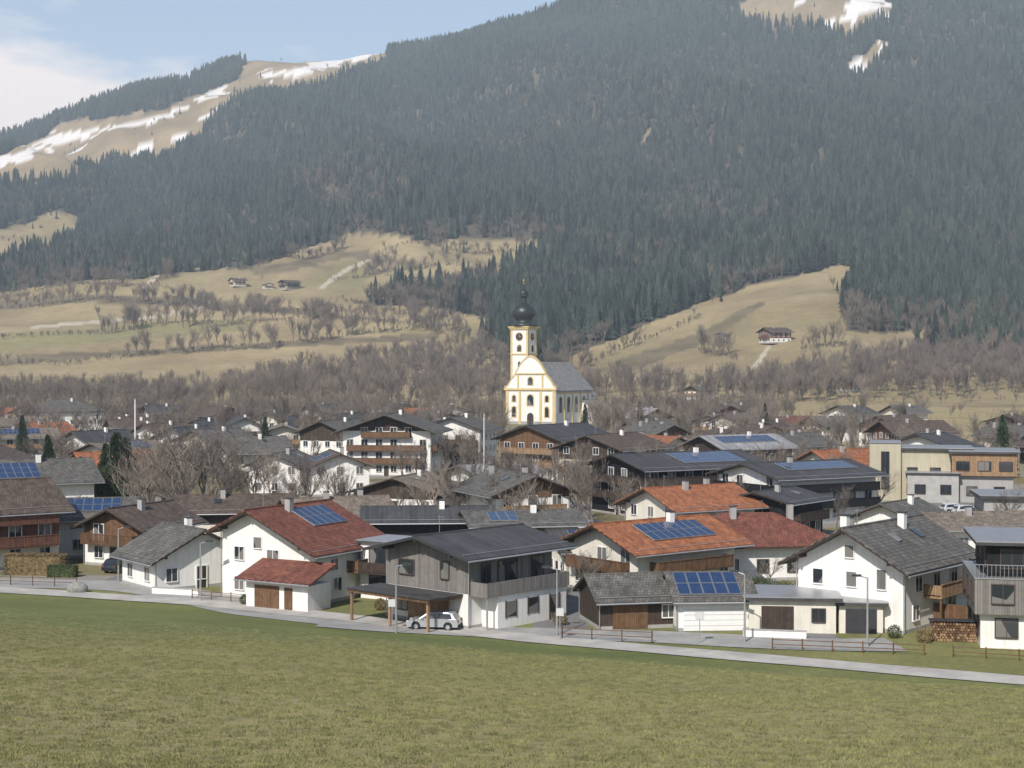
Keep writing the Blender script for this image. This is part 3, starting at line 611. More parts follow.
A.p('onion_dome','dome').lathe([(1.9,50.8),(1.5,51.2),(2.0,52.0),(1.9,52.8),(1.0,53.6),(.4,54.3),(.12,56.0)],14,tx,ty)
A.p('ball','gold').lathe([(.05,55.8),(.3,56.0),(.4,56.2),(.3,56.4),(.05,56.6)],10,tx,ty)
A.p('cross','gold').box(tx-.09,tx+.09,ty-.09,ty+.09,56.5,58.2); A.p('cross','gold').box(tx-.5,tx+.5,ty-.08,ty+.08,57.4,57.6)
chx,chy=PX(531,592),592
A.place('baroque_church',chx,chy,-28); occ.append((chx+10,chy+14,28))
# ------------------------------------------------------------------ filler village
protos=[]
walls=['white','white','cream','white','sand']; roofs=['r_br','r_gr','r_dk','r_br','r_gr','r_tan','r_lt','r_red','r_gr','r_br','r_tan','r_dk','r_or']; ups=['wood_d','wood',None,None,'wood_r',None]
for i in range(26):
    rd=random.Random(i+50); w=rd.uniform(9.5,14); d=rd.uniform(10,15); e=rd.choice([4.6,5.4,5.8,6.6])
    up=rd.choice(ups); lv=(.9,3.6) if e<6 else (.9,3.6,5.0)
    b=[('F',2.7,-w*.42,w*.42)]+([('R',2.7,-d*.4,d*.4)] if rd.random()<.5 else [])
    s=[(rd.choice('RL'),-d*.35,d*.35,.8,4.4)] if rd.random()<.22 else None
    protos.append((chalet(w=w,d=d,e=e,pitch=rd.uniform(17,24),wall=rd.choice(walls),up=up,upz=rd.choice([2.7,4.6]) if e>5 else 2.7,roof=roofs[i%13],ov=rd.uniform(1,1.6),of=1.5,levels=lv,bal=b,solar=s,chim=rd.choice([1,1,2]),seed=i,balmat=rd.choice(['wood','wood_d','wood_l'])),max(w,d)*.62))
rd=random.Random(99); nfill=0
for k in range(2200):
    u=rd.uniform(-.43,.43); Y=math.sqrt(rd.uniform(195**2,600**2)); x=u*Y; pxx=512+u*F
    if Y>430 and rd.random()<.8: continue
    if 470<pxx<640 and Y>360: continue
    if 125<pxx<240 and Y<270: continue
    if 335<pxx<500 and 228<Y<335: continue
    if 500<pxx<660 and 225<Y<300: continue
    if 855<pxx and 185<Y<260: continue
    if pxx>790 and Y>390: continue
    i=rd.randrange(26); A,r=protos[i]
    if any((x-a)**2+(Y-b)**2<(r+c_+8.5)**2 for a,b,c_ in occ): continue
    occ.append((x,Y,r)); A.place('village_house',x,Y,rd.choice([-45,-30,-20,-10,12,28,-60,-75])+rd.uniform(-8,8)); nfill+=1
print('FILL',nfill)
for (pxx,Y,k,yaw) in((850,520,2,-60),(905,560,4,-70),(1010,440,9,-30),(830,450,1,-65)):
    x=PX(pxx,Y); occ.append((x,Y,9)); protos[k][0].place('village_house',x,Y,yaw)
for (pxx,pyy,k,yaw,sc) in((775,343,3,-65,1.15),(722,338,8,-60,.5),(845,392,5,-60,1),(238,287,0,-60,1.1),(290,290,9,-50,1.1),(268,289,0,20,.8),(425,373,7,-40,1),(882,358,4,-40,.7),(700,400,1,-50,1)):
    x,y,z=ground_at(pxx,pyy); protos[k][0].place('farmhouse',x,y,yaw,z=z-.3,scale=sc)
# ------------------------------------------------------------------ vegetation prototypes
def conifer_lo(seed):
    rd=random.Random(seed); P=Part(); P.tube((0,0,0),(0,0,.9),.012,.003,5)
    T=8
    for k in range(T):
        z=.1+.82*(k/T)**.92; r=.17*(1-(z-.05))**.9*rd.uniform(.85,1.15)+.004; zt=min(1,z+.2); n=8; b=len(P.v)
        P.v.append((rd.uniform(-.01,.01),rd.uniform(-.01,.01),zt)); ph=rd.random()*6
        for i in range(2*n):
            a=ph+math.pi*i/n; rr=r*(rd.uniform(.85,1.2) if i%2==0 else rd.uniform(.45,.65)); P.v.append((rr*math.cos(a),rr*math.sin(a),z-(.035 if i%2==0 else -.01)+rd.uniform(-.012,.012)))
        for i in range(2*n): P.f.append((b,b+1+i,b+1+(i+1)%(2*n)))
    return P
def conifer_hi(seed):
    rd=random.Random(seed); P=Part(); P.tube((0,0,0),(0,0,.97),.014,.002,7)
    T=30
    for k in range(T):
        z=.07+.91*(k/T); r=.2*(1-z)**.85+.006; n=int(9+6*(1-z))
        for i in range(n):
            a=rd.random()*6.283; L=r*rd.uniform(.7,1.15); ca,sa=math.cos(a),math.sin(a); zz=z+rd.uniform(-.012,.012)
            prev=None; segs=4
            for s in range(segs+1):
                t=s/segs; rr=L*t; zc=zz+.02*math.sin(t*3)-.07*t*t*(1-z+.3); wd=.017*(1-t*.75)*(.6+.6*(1-z))
                l=(rr*ca-wd*sa,rr*sa+wd*ca,zc-.008); rgt=(rr*ca+wd*sa,rr*sa-wd*ca,zc-.008); c_=(rr*ca,rr*sa,zc+.006)
                if prev: P.poly([prev[0],prev[2],c_,l]); P.poly([prev[2],prev[1],rgt,c_])
                prev=(l,rgt,c_)
                if s>0:
                    for sg in(-1,1):
                        q=rd.uniform(.025,.05)*(1.1-z*.6); dx=ca*.5-sg*sa; dy=sa*.5+sg*ca
                        P.poly([c_,(c_[0]+dx*q*.6+ca*.008,c_[1]+dy*q*.6+sa*.008,zc-.006),(c_[0]+dx*q,c_[1]+dy*q,zc-.028)])
    return P
def bare_tree(seed,slim=1.0,up=.35,th=1.0):
    rd=random.Random(seed); P=Part()
    def ribbon(p,q,r):
        d=(q-p); a=d.cross(Vector((rd.uniform(-1,1),rd.uniform(-1,1),rd.uniform(-1,1)))).normalized()*r
        P.poly([tuple(p-a),tuple(p+a),tuple(q+a*.4),tuple(q-a*.4)])
    def grow(p,d,L,r,lv):
        segs=3 if lv<3 else (2 if lv==3 else 1); pts=[p]; dd=d.copy()
        for s in range(segs):
            dd=(dd+Vector((rd.uniform(-.22,.22),rd.uniform(-.22,.22),rd.uniform(-.05,.2)*up*1.6))).normalized()
            q=pts[-1]+dd*(L/segs); r0=r*(1-s/segs*.6); r1=r*(1-(s+1)/segs*.6)
            if lv<=2: P.tube(pts[-1],q,r0,r1,5 if lv==0 else 3)
            else: ribbon(pts[-1],q,r0*th)
            pts.append(q)
        if lv>=4: return
        n={0:7,1:6,2:6,3:4}[lv]
        for i in range(n):
            t=rd.uniform(.35 if lv==0 else .2,1.0); k=min(segs-1,int(t*segs)); p0=pts[k].lerp(pts[k+1],t*segs-k)
            ax=Vector((rd.uniform(-1,1),rd.uniform(-1,1),rd.uniform(-.2,.6))).normalized()
            nd=(dd*(.9 if lv else .75)+ax*(.85*slim)).normalized(); nd.z=max(nd.z,-.1)
            grow(p0,nd,L*{0:.82,1:.55,2:.52,3:.55}[lv]*rd.uniform(.75,1.2),r*{0:.5,1:.48,2:.5,3:.7}[lv],lv+1)
    grow(Vector((0,0,-.01)),Vector((0,0,1)),.5,.019,0)
    zm=max(v[2] for v in P.v); P.v=[(x/zm,y/zm,z/zm) for x,y,z in P.v]
    return P
def protocol(name,plist,mat):
    c=bpy.data.collections.new(name)
    for i,P in enumerate(plist):
        o=bpy.data.objects.new('%s_%c'%(name,97+i),P.mesh(name+'_mesh',M[mat[i] if isinstance(mat,list) else mat])); c.objects.link(o)
    return c
def scatter(name,pts,rot,scl,idx,coll):
    n=len(pts); me=bpy.data.meshes.new(name); me.vertices.add(n); me.vertices.foreach_set('co',np.asarray(pts,np.float32).ravel())
    for nm,arr in(('rot',rot),('scl',scl)):
        a=me.attributes.new(nm,'FLOAT_VECTOR','POINT'); a.data.foreach_set('vector',np.asarray(arr,np.float32).ravel())
    a=me.attributes.new('idx','INT','POINT'); a.data.foreach_set('value',np.asarray(idx,np.int32))
    me.update(); o=bpy.data.objects.new(name,me); scene.collection.objects.link(o)
    g=bpy.data.node_groups.new(name+'_nodes','GeometryNodeTree')
    g.interface.new_socket('Geometry',in_out='INPUT',socket_type='NodeSocketGeometry'); g.interface.new_socket('Geometry',in_out='OUTPUT',socket_type='NodeSocketGeometry')
    gi=g.nodes.new('NodeGroupInput'); go=g.nodes.new('NodeGroupOutput'); ip=g.nodes.new('GeometryNodeInstanceOnPoints'); ci=g.nodes.new('GeometryNodeCollectionInfo')
    ci.inputs['Collection'].default_value=coll; ci.inputs['Separate Children'].default_value=True; ci.inputs['Reset Children'].default_value=True
    def na(nm,t):
        k=g.nodes.new('GeometryNodeInputNamedAttribute'); k.data_type=t; k.inputs['Name'].default_value=nm
        return [q for q in k.outputs if q.enabled and q.name=='Attribute'][0]
    g.links.new(gi.outputs[0],ip.inputs['Points']); g.links.new(ci.outputs[0],ip.inputs['Instance']); ip.inputs['Pick Instance'].default_value=True
    g.links.new(na('idx','INT'),ip.inputs['Instance Index']); g.links.new(na('rot','FLOAT_VECTOR'),ip.inputs['Rotation']); g.links.new(na('scl','FLOAT_VECTOR'),ip.inputs['Scale'])
    g.links.new(ip.outputs[0],go.inputs[0]); md=o.modifiers.new('scatter','NODES'); md.node_group=g
    return o
def rz_(n): return np.stack([rng.uniform(-.03,.03,n),rng.uniform(-.03,.03,n),rng.uniform(0,6.28,n)],1)
bare_list=[bare_tree(0,.7,.35,1.1),bare_tree(1,.42,.8,1.1),bare_tree(2,.85,.35,1.1),bare_tree(3,.38,.9,1.15),bare_tree(4,.55,.6,1.1),bare_tree(9,.5,.7,1.1)]
con_lo=[conifer_lo(s) for s in range(4)]; con_hi=[conifer_hi(s) for s in range(2)]
fcol=protocol('forest_tree',con_lo+[bare_tree(21,.5,.7,th=1.3)],['conf_far']*4+['larch'])
bcol=protocol('bare_tree_kind',bare_list,'bark')
n=150000; u=rng.uniform(-.46,.46,n); Y=np.sqrt(rng.uniform(1000**2,3760**2,n)); X=u*Y; Z=H(X,Y)
px,py,me1,cl1,sn1,pa1,fo1,_=classes(X,Y,Z)
wood=np.zeros(n,bool); jx=px+fbm(X,Y,70,411,3)*24; jy=py+fbm(X,Y,70,415,3)*16
for p in WOODS: wood|=inpoly(jx,jy,p)
patch=(fbm(X,Y,300,223,3)+fbm(X,Y,70,229,2)*.6)
gap=fbm(X,Y,55,611,3)
keep=fo1&(rng.random(n)<np.where(wood,.85,np.where(gap>.2,.35,.97)))
isl=rng.random(n)<np.where(wood,.65,np.where(patch>.12,.4,np.where(patch>.04,.15,.03)))
isl|=(Y<1150)&(rng.random(n)<.5)
X,Y,Z,isl,px,py,patch=[a[keep] for a in(X,Y,Z,isl,px,py,patch)]; n=len(X)
hh=rng.uniform(13,30,n)*(1+.5*fbm(X,Y,110,241,2)); hh=np.where(isl,hh*.75,hh); wd=hh*rng.uniform(.8,1.3,n)
idx=np.where(isl,4,rng.integers(0,4,n))
scatter('conifer_forest',np.stack([X,Y,Z-.5],1),rz_(n),np.stack([wd,wd,hh],1),idx,fcol)
print('FOREST',n)
n=6000; u=rng.uniform(-.42,.42,n); Y=np.sqrt(rng.uniform(1250**2,3600**2,n)); X=u*Y; Z=H(X,Y); c0=classes(X,Y,Z)
k=(c0[2]|(c0[3]&~c0[4]))&(rng.random(n)<.4)&(fbm(X,Y,90,301,3)>.09); X,Y,Z=X[k],Y[k],Z[k]; n=len(X); hh=rng.uniform(8,17,n)
scatter('scattered_trees',np.stack([X,Y,Z-.3],1),rz_(n),np.stack([hh,hh,hh],1),np.where(rng.random(n)<.6,4,rng.integers(0,4,n)),fcol)
pts=[]
def row(poly,step,jit,hmin,hmax,clump=True):
    P=[ground_at(a,b) for a,b in poly]
    for (x0,y0,_),(x1,y1,_) in zip(P[:-1],P[1:]):
        L=math.hypot(x1-x0,y1-y0); m_=max(1,int(L/step))
        for i in range(m_):
            t=(i+random.random())/m_; x=x0+(x1-x0)*t; y=y0+(y1-y0)*t
            c=float(fbm(x,y,60,701,2))
            if clump:
                # low scrub keeps the hedge line continuous under the taller trees
                for _ in range(2): pts.append((x+random.gauss(0,2.5),y+random.gauss(0,2.5),random.uniform(2.5,6)))
                if c<-.12 or random.random()<.2: continue
            j=jit*(1+max(0,c)*5); hv=1+c*.9
            pts.append((x+random.gauss(0,j*.7),y+random.gauss(0,j),random.uniform(hmin,hmax)*hv))
for poly in([(-60,370),(60,366),(130,357),(250,349),(350,337),(445,328)],[(-60,342),(60,336),(150,326),(250,324),(330,320),(470,333)],[(-60,316),(90,302),(200,308),(330,319)],[(-60,297),(90,285),(170,290)],[(330,282),(400,272),(455,266)],[(170,300),(300,312),(330,330)],[(380,254),(470,254),(530,249)],[(145,292),(175,274)],[(240,273),(345,248)],[(560,376),(620,350),(700,318)],[(700,352),(740,362)],[(800,352),(850,346)],[(400,300),(500,322)],[(340,300),(410,318),(440,335)]):
    row(poly,3.4,4,11,22)
row([(-60,412),(150,411),(330,408),(480,408)],5,16,9,17); row([(620,408),(800,406)],7,16,9,16); row([(800,404),(1060,400)],9,10,7,13)
def area(poly,nn,hmin,hmax):
    xs=[p[0] for p in poly]; ys=[p[1] for p in poly]; c=0
    for _ in range(nn*3):
        a=random.uniform(min(xs),max(xs)); b_=random.uniform(min(ys),max(ys))
        if inpoly(np.array([a]),np.array([b_]),poly)[0]:
            x,y,z=ground_at(a,b_); pts.append((x+random.uniform(-8,8),y+random.uniform(-12,12),random.uniform(hmin,hmax))); c+=1
            if c>=nn: return
area([(200,398),(300,376),(420,352),(505,340),(520,408),(200,412)],700,10,19)
area([(590,402),(580,386),(700,392),(800,380),(850,362),(1060,345),(1060,392),(800,404)],760,10,19)
area([(-60,408),(-60,398),(200,396),(200,411)],260,9,16)
area([(-60,395),(-60,385),(240,380),(240,395)],50,8,12)
P_=np.array(pts); Z=H(P_[:,0],P_[:,1]); n=len(P_)
scatter('bare_tree_belts',np.stack([P_[:,0],P_[:,1],Z-.2],1),rz_(n),np.stack([P_[:,2]*rng.uniform(.75,1.05,n)]*2+[P_[:,2]],1),rng.integers(0,6,n),bcol)
pts=[]; k=0
while len(pts)<1250 and k<70000:
    k+=1; u=random.uniform(-.42,.42); Y=math.sqrt(random.uniform(195**2,690**2)); x=u*Y; q=512+u*F
    if abs(q-548)<46 and 380<Y<640: continue
    if q>790 and 420<Y<690 and random.random()<.9: continue
    if q>855 and 190<Y<245: continue
    if 335<q<490 and 235<Y<305 and random.random()<.7: continue
    if any((x-a)**2+(Y-b)**2<(c_*.85)**2 for a,b,c_ in occ): continue
    pts.append((x,Y,random.uniform(4.5,11)+(Y>400)*random.uniform(0,5)))
P_=np.array(pts); n=len(P_)
scatter('village_bare_trees',np.stack([P_[:,0],P_[:,1],H(P_[:,0],P_[:,1])-.1],1),rz_(n),np.stack([P_[:,2]*1.05]*2+[P_[:,2]],1),rng.integers(0,6,n),bcol)
bm=[P.mesh('bare_tree_mesh',M['bark']) for P in [bare_tree(s,slim=.6+.2*(s%3),th=.9) for s in range(5)]]; cm=[P.mesh('spruce_mesh',M['conifer']) for P in con_hi]
def tree(name,me,px_,Y,h,wf=1.0):
    o=bpy.data.objects.new(name,me); scene.collection.objects.link(o); x=PX(px_,Y); o.location=(x,Y,float(H(x,Y))-.1); o.scale=(h*wf,h*wf,h); o.rotation_euler=(0,0,random.uniform(0,6.28))
for a in((48,218,12.5,1.0),(116,204,13.5,1.35),(126,210,12.5,1.3),(106,212,11.5,1.3),(1003,300,13,1.1),(765,450,12,1),(80,240,8,1.2),(585,480,11,1),(640,470,12,1),(265,380,10,1),(905,455,10,1),(22,330,12,1)): tree('spruce_tree',cm[int(a[0])%2],*a)
for a in((150,200,13,1.1),(170,208,14.5,1.1),(192,200,15,1.1),(212,212,14.5,1.1),(160,218,14,1),(228,205,11,1),(250,220,11,1),(140,192,11,1),(180,192,12,1.2),(203,222,15,1.1),(184,230,14,1.1),(62,188,7,1.1),(590,141,5.5,1.3),(607,146,5,1.3),(578,150,6,1.1),(520,190,9,1.1),(500,200,10,1),(640,165,5,1.2),(556,205,9,1.1),(880,215,8,1.1),(1010,200,7,1),(560,133,3.4,1.3),(770,146,4,1.3),(372,150,5,1.1),(850,440,14,1),(310,215,9,1.1),(455,205,7,1.1),(665,205,8,1),(535,222,10,1.1),(575,228,10,1.1),(480,225,8,1.1),(725,180,6,1.2),(860,160,6,1.1),(1000,150,5,1.2),(118,178,5,1.2),(268,170,6,1.1)):
    tree('bare_tree',bm[int(a[0])%5],*a)
# ------------------------------------------------------------------ hedges / shrubs
def leafbox(P,x0,x1,y0,y1,z0,z1,n,s,rd,ell=False):
    for _ in range(n):
        while True:
            a,b,c=rd.uniform(-1,1),rd.uniform(-1,1),rd.uniform(-1,1)
            if not ell:
                k=rd.randrange(3)
                if k==0:a=math.copysign(rd.uniform(.85,1.05),a)
                elif k==1:b=math.copysign(rd.uniform(.85,1.05),b)
                else: c=rd.uniform(.85,1.08)
                break
            q=a*a+b*b+c*c
            if .35<q<1: break
        p=Vector(((x0+x1)/2+a*(x1-x0)/2,(y0+y1)/2+b*(y1-y0)/2,(z0+z1)/2+c*(z1-z0)/2))
        t=Vector((rd.gauss(0,1),rd.gauss(0,1),rd.gauss(0,1))).normalized(); v=t.orthogonal().normalized()*s*rd.uniform(.5,1.2); w=t.cross(v).normalized()*s*rd.uniform(.4,1)
        P.poly([tuple(p-v),tuple(p+w),tuple(p+v),tuple(p-w)])
def hedge(name,px_,Y,L,dep,h,yaw,mat,seed=0,ell=False):
    rd=random.Random(seed); A=Asm()
    if not ell: A.p('inner_branches',mat).box(-L/2*.88,L/2*.88,-dep/2*.8,dep/2*.8,0,h*.88)
    leafbox(A.p('leaves',mat),-L/2,L/2,-dep/2,dep/2,-.1,h,int(L*(900 if not ell else 500)),.07,rd,ell)
    A.place(name,PX(px_,Y),Y,yaw)
hedge('beech_hedge',35,157,6.5,1.2,2.2,-6,'beech',1); hedge('green_hedge',62,155.5,3,1,1.2,-6,'hedge',2); hedge('green_hedge',735,140,4,1.5,1.8,0,'hedge',3)
for i,(a,Y,s,mt) in enumerate(((120,158,1.6,'hedge'),(245,137,1.1,'hedge'),(380,134,1.2,'beech'),(770,138,2.6,'hedge'),(760,141,2.4,'hedge'),(785,139,2.2,'hedge'),(560,126,1.4,'beech'),(600,127,1.2,'hedge'),(895,120,1.2,'hedge'),(925,118,1.3,'beech'),(840,133,1.5,'hedge'),(545,131,1.5,'hedge'))):
    hedge('garden_shrub',a,Y,s,s,s*.9,0,mt,i+10,True)
# ------------------------------------------------------------------ roads
def ribbon(name,P,width,mat,dz,step=1.5):
    P=[Vector((a,b)) for a,b in P]; pts=[]
    for a,b in zip(P[:-1],P[1:]):
        k=max(1,int((b-a).length/step)); pts+=[a.lerp(b,i/k) for i in range(k)]
    pts.append(P[-1]); 
    for _ in range(6): pts=[pts[0]]+[(pts[i-1]+pts[i]*2+pts[i+1])/4 for i in range(1,len(pts)-1)]+[pts[-1]]
    Q=Part(); m_=5
    for i,p in enumerate(pts):
        t=(pts[min(i+1,len(pts)-1)]-pts[max(i-1,0)]).normalized(); nn=Vector((-t.y,t.x))
        for j in range(m_+1):
            q=p+nn*width*(j/m_-.5)*(1+.04*math.sin(i*.7+j)); Q.v.append((q.x,q.y,float(H(q.x,q.y))+dz))
    for i in range(len(pts)-1):
        for j in range(m_): a=i*(m_+1)+j; Q.f.append((a,a+1,a+m_+2,a+m_+1))
    o=bpy.data.objects.new(name,Q.mesh(name,M[mat])); scene.collection.objects.link(o)
xs=[-118,-80,-50,-29,-18,-7.7,0,7,14.2,25,35,50,70]
ribbon('lane',[(x,float(Yr(x))) for x in xs],3.4,'lane',.07)
ribbon('driveway',[(-62,152),(-40,149.5),(-34,146),(-22,132),(-12,125.5)],6,'drive',.045)
ribbon('driveway',[(-16,123),(-6,123.5),(4,121),(10,121),(24,116.5),(30,117)],5.5,'drive',.055)
ribbon('village_street',[(-40,150),(-36,165),(-44,185),(-50,230),(-70,300)],5,'asph',.035)
ribbon('village_street',[(4,121),(4.5,140),(8,165),(10,230),(0,330)],4.5,'asph',.03)
ribbon('village_street',[(70,130),(60,190),(58,235),(100,250)],7,'asph',.03)
ribbon('village_street',[(24,116),(24.5,140),(26,175),(60,185)],4,'asph',.025)
# ------------------------------------------------------------------ cars
def car_asm(paint):
    A=Asm(); hw=.88
    low=[(-2.15,.32),(-2.2,.6),(-2.12,.92),(-1.0,1.0),(1.0,.98),(1.75,.86),(2.12,.7),(2.18,.45),(2.1,.28)]
    B=A.p('body',paint); B.prism3([(x,-hw,z) for x,z in low],[(x,hw,z) for x,z in low])
    up=[(-2.02,.93),(-1.7,1.42),(-1.3,1.5),(.15,1.49),(.45,1.4),(1.12,.97)]
    ins={.93:.84,1.42:.68,1.5:.64,1.49:.64,1.4:.68,.97:.84}
    B.prism3([(x,-ins[z],z) for x,z in up],[(x,ins[z],z) for x,z in up])
    G=A.p('windows','glass')
    for s in(-1,1):
        G.poly([(-1.72,s*.83,.98),(-1.5,s*.70,1.38),(-.45,s*.685,1.42),(-.45,s*.845,.99)]); G.poly([(-.37,s*.845,.99),(-.37,s*.685,1.42),(.3,s*.69,1.38),(.92,s*.84,.995)])
    G.poly([(1.1,-.72,1.0),(1.1,.72,1.0),(.48,.6,1.4),(.48,-.6,1.4)]); G.poly([(-2.03,-.7,1.0),(-2.03,.7,1.0),(-1.76,.58,1.38),(-1.76,-.58,1.38)])
    for x in(-1.35,1.35):
        for s in(-1,1):
            A.p('tyres','tyre').tube((x,s*.7,.32),(x,s*.9,.32),.32,.32,16); A.p('wheel_hubs','metal').tube((x,s*.88,.32),(x,s*.915,.32),.19,.19,10)
            A.p('wheel_arches','tyre').tube((x,s*.86,.36),(x,s*.884,.36),.39,.39,16)
    for s in(-1,1):
        A.p('headlights','frame').box(2.0,2.17,s*.5,s*.8,.6,.74); A.p('tail_lights','r_red').box(-2.21,-2.1,s*.55,s*.85,.68,.9); A.p('mirrors',paint).box(.72,.9,s*.9,s*1.04,.95,1.08)
    A.p('bumpers','tyre').box(-2.24,-2.1,-.8,.8,.3,.45); A.p('bumpers','tyre').box(2.08,2.22,-.8,.8,.28,.42)
    return A
def paint(n,c): M[n]=make(n,c,'plain',.25,.05,1,metal=.3,spec=.6)
paint('paint_silver',(.42,.43,.45)); paint('paint_white',(.75,.75,.76)); paint('paint_dark',(.03,.035,.05)); paint('paint_red',(.35,.03,.025))
cars={k:car_asm(k) for k in('paint_silver','paint_white','paint_dark','paint_red')}
for k,a,Y,yaw in(('paint_silver',434,123.9,170),('paint_white',876,213,20),('paint_white',887,209,25),('paint_dark',900,214,25),('paint_white',968,222,10),('paint_dark',985,216,10),('paint_white',955,225,10),('paint_white',1012,186,80),('paint_dark',120,160,70),('paint_white',590,200,60),('paint_silver',592,170,30)):
    cars[k].place('parked_car',PX(a,Y),Y,yaw)
# ------------------------------------------------------------------ street furniture
A=Asm(); A.p('pole','metal').tube((0,0,-.2),(0,0,5.4),.10,.06,8); A.p('arm','metal').tube((0,0,5.35),(.7,0,5.55),.05,.04,6); A.p('lamp_head','dmetal').box(.5,1.2,-.15,.15,5.5,5.64); A.p('lamp_glass','frame').box(.6,1.15,-.1,.1,5.47,5.5)
for a,Y,yaw in((396,120.5,0),(557,121,180),(200,139,0),(868,116,180),(118,152,20),(745,118,150)): A.place('street_lamp',PX(a,Y),Y,yaw)
A=Asm(); A.p('pole','metal').tube((0,0,-.2),(0,0,2.6),.035,.035,6); A.p('sign_plate','paint_white').box(-.3,.3,-.05,-.02,1.9,2.5); A.p('sign_back','metal').box(-.32,.32,-.02,.0,1.88,2.52)
for a,Y in((392,123),(700,117.5),(560,119)): A.place('traffic_sign',PX(a,Y),Y,0)
A=Asm(); A.p('pole','frame').tube((0,0,-.2),(0,0,15),.2,.12,8); A.p('top','metal').lathe([(.18,15),(.2,15.2),(.05,15.3)],8)
A.place('white_mast',PX(135,330),330,0)
A=Asm(); A.p('pole','frame').tube((0,0,-.2),(0,0,14.5),.11,.06,8); A.p('finial','metal').lathe([(.09,14.5),(.1,14.6),(.02,14.7)],8); A.place('slender_pole',PX(484,240),240,0)  # plain slender pole added in place of a thin crane
def fence(name,P,h=1.0,sp=2.0,mat='wood'):
    A=Asm(); Q=A.p('posts',mat); Rl=A.p('rails',mat)
    ox,oy=P[0]
    for (x0,y0),(x1,y1) in zip(P[:-1],P[1:]):
        L=math.hypot(x1-x0,y1-y0); k=max(1,int(L/sp)); prev=None
        for i in range(k+1):
            t=i/k; x=x0+(x1-x0)*t; y=y0+(y1-y0)*t; z=float(H(x,y)); Q.tube((x-ox,y-oy,z-.3),(x-ox,y-oy,z+h),.06,.05,6)
            if prev:
                for zz in(.45,.85): Rl.tube((prev[0]-ox,prev[1]-oy,prev[2]+zz*h),(x-ox,y-oy,z+zz*h),.04,.04,4)
            prev=(x,y,z)
    A.place(name,ox,oy,0,z=0)
fence('wooden_fence',[(-58,151),(-50,149.4),(-43,148)]); fence('wooden_fence',[(4,119.5),(11,117.6)]); fence('wooden_fence',[(20,115),(31,112.6)],.9); fence('wooden_fence',[(33,112),(44,108)],.9,2); fence('wooden_fence',[(-30,140.5),(-24,137.6)],.9)
A=Asm(); A.p('wall','white').box(-2.5,2.5,-.12,.12,-.3,.6); A.p('coping','conc').box(-2.55,2.55,-.17,.17,.602,.67); A.place('garden_wall',PX(775,120),120,-12); A.place('garden_wall',PX(175,143),143,-18)
A=Asm(); rd=random.Random(5)
for i in range(16):
    for j in range(7): r=rd.uniform(.09,.13); A.p('logs','wood_l' if rd.random()<.5 else 'wood').tube((i*.24+(j%2)*.12,-.45+rd.uniform(-.04,.04),.12+j*.21),(i*.24+(j%2)*.12,.45,.12+j*.21),r,r,7)
A.p('cover','dmetal').box(-.2,4,-.55,.55,1.62,1.68); A.place('firewood_stack',PX(932,119),119,-8); A.place('firewood_stack',PX(962,118.6),118.6,-8)
import bmesh
bmx=bmesh.new(); bmesh.ops.create_icosphere(bmx,subdivisions=3,radius=1)
for v in bmx.verts:
    f=1+.35*float(fbm(v.co.x*3+v.co.z*2+7,v.co.y*3+v.co.z,2,401,3)); v.co*=f; v.co.z*=.7
me=bpy.data.meshes.new('boulder'); bmx.to_mesh(me); me.materials.append(M['stone']); o=bpy.data.objects.new('boulder',me); scene.collection.objects.link(o); x=PX(77,144.5); o.location=(x,144.5,.4+float(H(x,144.5))); o.scale=(1,.8,.9)
# ------------------------------------------------------------------ grass tufts
def tuft(seed):
    rd=random.Random(seed); P=Part()
    for _ in range(16):
        a=rd.random()*6.28; r=rd.uniform(0,.09); x,y=r*math.cos(a),r*math.sin(a); b=rd.random()*6.28; l=rd.uniform(.02,.05); w=.004
        dx,dy=math.cos(b),math.sin(b); t=rd.uniform(.2,.8)
        P.poly([(x-dy*w,y+dx*w,-.01),(x+dy*w,y-dx*w,-.01),(x+dx*l*t*.4+dy*w*.7,y+dy*l*t*.4-dx*w*.7,l*.6),(x+dx*l*t,y+dy*l*t,l),(x+dx*l*t*.4-dy*w*.7,y+dy*l*t*.4+dx*w*.7,l*.6)])
    return P
gcol=protocol('grass_tuft',[tuft(i) for i in range(4)],'grassb')
n=56000; Y=14+ (rng.random(n)**1.3)*92; X=rng.uniform(-.38,.38,n)*(Y+3); s=rng.uniform(.7,1.4,n)*(1+ (Y-14)/90)
kp=(fbm(X,Y,4.5,501,3)+rng.uniform(-.5,.5,n)>-.2)&(rng.random(n)<np.clip((108-Y)/34,0,1)); X,Y,s=X[kp],Y[kp],s[kp]; n=len(X)
scatter('meadow_grass',np.stack([X,Y,H(X,Y)],1),rz_(n),np.stack([s,s,s*.8],1),rng.integers(0,4,n),gcol)
# ------------------------------------------------------------------ haze
m=bpy.data.materials.new('valley_haze'); m.use_nodes=True; nt=m.node_tree; nt.nodes.remove(nt.nodes['Principled BSDF'])
vs=nt.nodes.new('ShaderNodeVolumeScatter'); vs.inputs['Color'].default_value=(.72,.86,1,1); vs.inputs['Density'].default_value=.000135; vs.inputs['Anisotropy'].default_value=.0
nt.links.new(vs.outputs[0],nt.nodes['Material Output'].inputs['Volume'])
P=Part(); P.box(-3500,3500,-400,5200,-80,780); me=P.mesh('haze',m); o=bpy.data.objects.new('haze',me); scene.collection.objects.link(o)
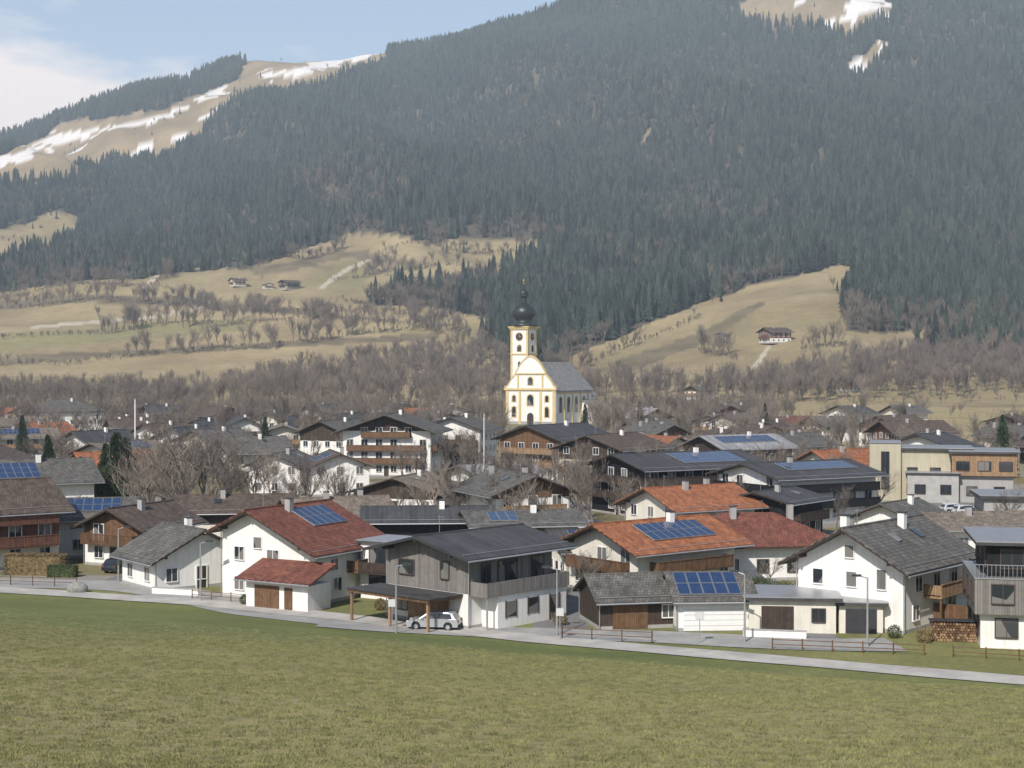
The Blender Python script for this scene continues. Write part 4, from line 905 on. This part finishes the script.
# ------------------------------------------------------------------ light, sky, camera
az,el=24,40
sd=bpy.data.lights.new('sun','SUN'); sd.energy=5.0; sd.angle=R(.53); sd.color=(1,.97,.92); so=bpy.data.objects.new('sun',sd); scene.collection.objects.link(so)
d=Vector((-math.sin(R(az))*math.cos(R(el)),-math.cos(R(az))*math.cos(R(el)),math.sin(R(el)))); so.rotation_euler=d.to_track_quat('Z','Y').to_euler(); so.location=(0,0,300)
w=bpy.data.worlds.new('World'); scene.world=w; w.use_nodes=True; nt=w.node_tree; bg=nt.nodes['Background']
sky=nt.nodes.new('ShaderNodeTexSky'); sky.sky_type='NISHITA'; sky.sun_disc=False; sky.sun_elevation=R(el); sky.sun_rotation=R(180+az); sky.altitude=800; sky.air_density=1.0; sky.dust_density=1.0
tcw=nt.nodes.new('ShaderNodeTexCoord').outputs['Generated']; mp=nt.nodes.new('ShaderNodeMapping'); mp.inputs['Scale'].default_value=(3,3,9); nt.links.new(tcw,mp.inputs[0])
cn=ntex(nt,mp.outputs[0],2.2,8,.62); sp=nt.nodes.new('ShaderNodeSeparateXYZ'); nt.links.new(tcw,sp.inputs[0])
mr=nt.nodes.new('ShaderNodeMapRange'); mr.inputs[1].default_value=.17; mr.inputs[2].default_value=.225; mr.inputs[3].default_value=.26; mr.inputs[4].default_value=-.10; nt.links.new(sp.outputs[2],mr.inputs[0])
mr2=nt.nodes.new('ShaderNodeMapRange'); mr2.inputs[1].default_value=-.32; mr2.inputs[2].default_value=-.17; mr2.inputs[3].default_value=.10; mr2.inputs[4].default_value=-.12; nt.links.new(sp.outputs[0],mr2.inputs[0])
ad=nt.nodes.new('ShaderNodeMath'); ad.operation='ADD'; nt.links.new(cn,ad.inputs[0]); nt.links.new(mr.outputs[0],ad.inputs[1])
ad2=nt.nodes.new('ShaderNodeMath'); ad2.operation='ADD'; nt.links.new(ad.outputs[0],ad2.inputs[0]); nt.links.new(mr2.outputs[0],ad2.inputs[1])
# thin bright veil only low over the horizon; the upper sky keeps its Nishita blue
vz=nt.nodes.new('ShaderNodeMapRange'); vz.inputs[1].default_value=.05; vz.inputs[2].default_value=.6; vz.inputs[3].default_value=.6; vz.inputs[4].default_value=.0; nt.links.new(sp.outputs[2],vz.inputs[0])
veil=mix(nt,vz.outputs[0],sky.outputs[0],(5.4,7.2,9.6))
cf=ramp(nt,ad2.outputs[0],.56,.80); colr=mix(nt,cf,veil,(8.6,8.5,8.9)); nt.links.new(colr,bg.inputs[0]); bg.inputs[1].default_value=.115
cam=bpy.data.cameras.new('camera'); cam.sensor_width=36; cam.lens=F/1024*36; cam.clip_start=.1; cam.clip_end=20000
co=bpy.data.objects.new('camera',cam); scene.collection.objects.link(co); co.location=(0,0,CH); co.rotation_euler=(R(90)-math.atan(14/F),0,0); scene.camera=co
scene.view_settings.view_transform='Standard'; scene.view_settings.look='None'; scene.view_settings.exposure=0
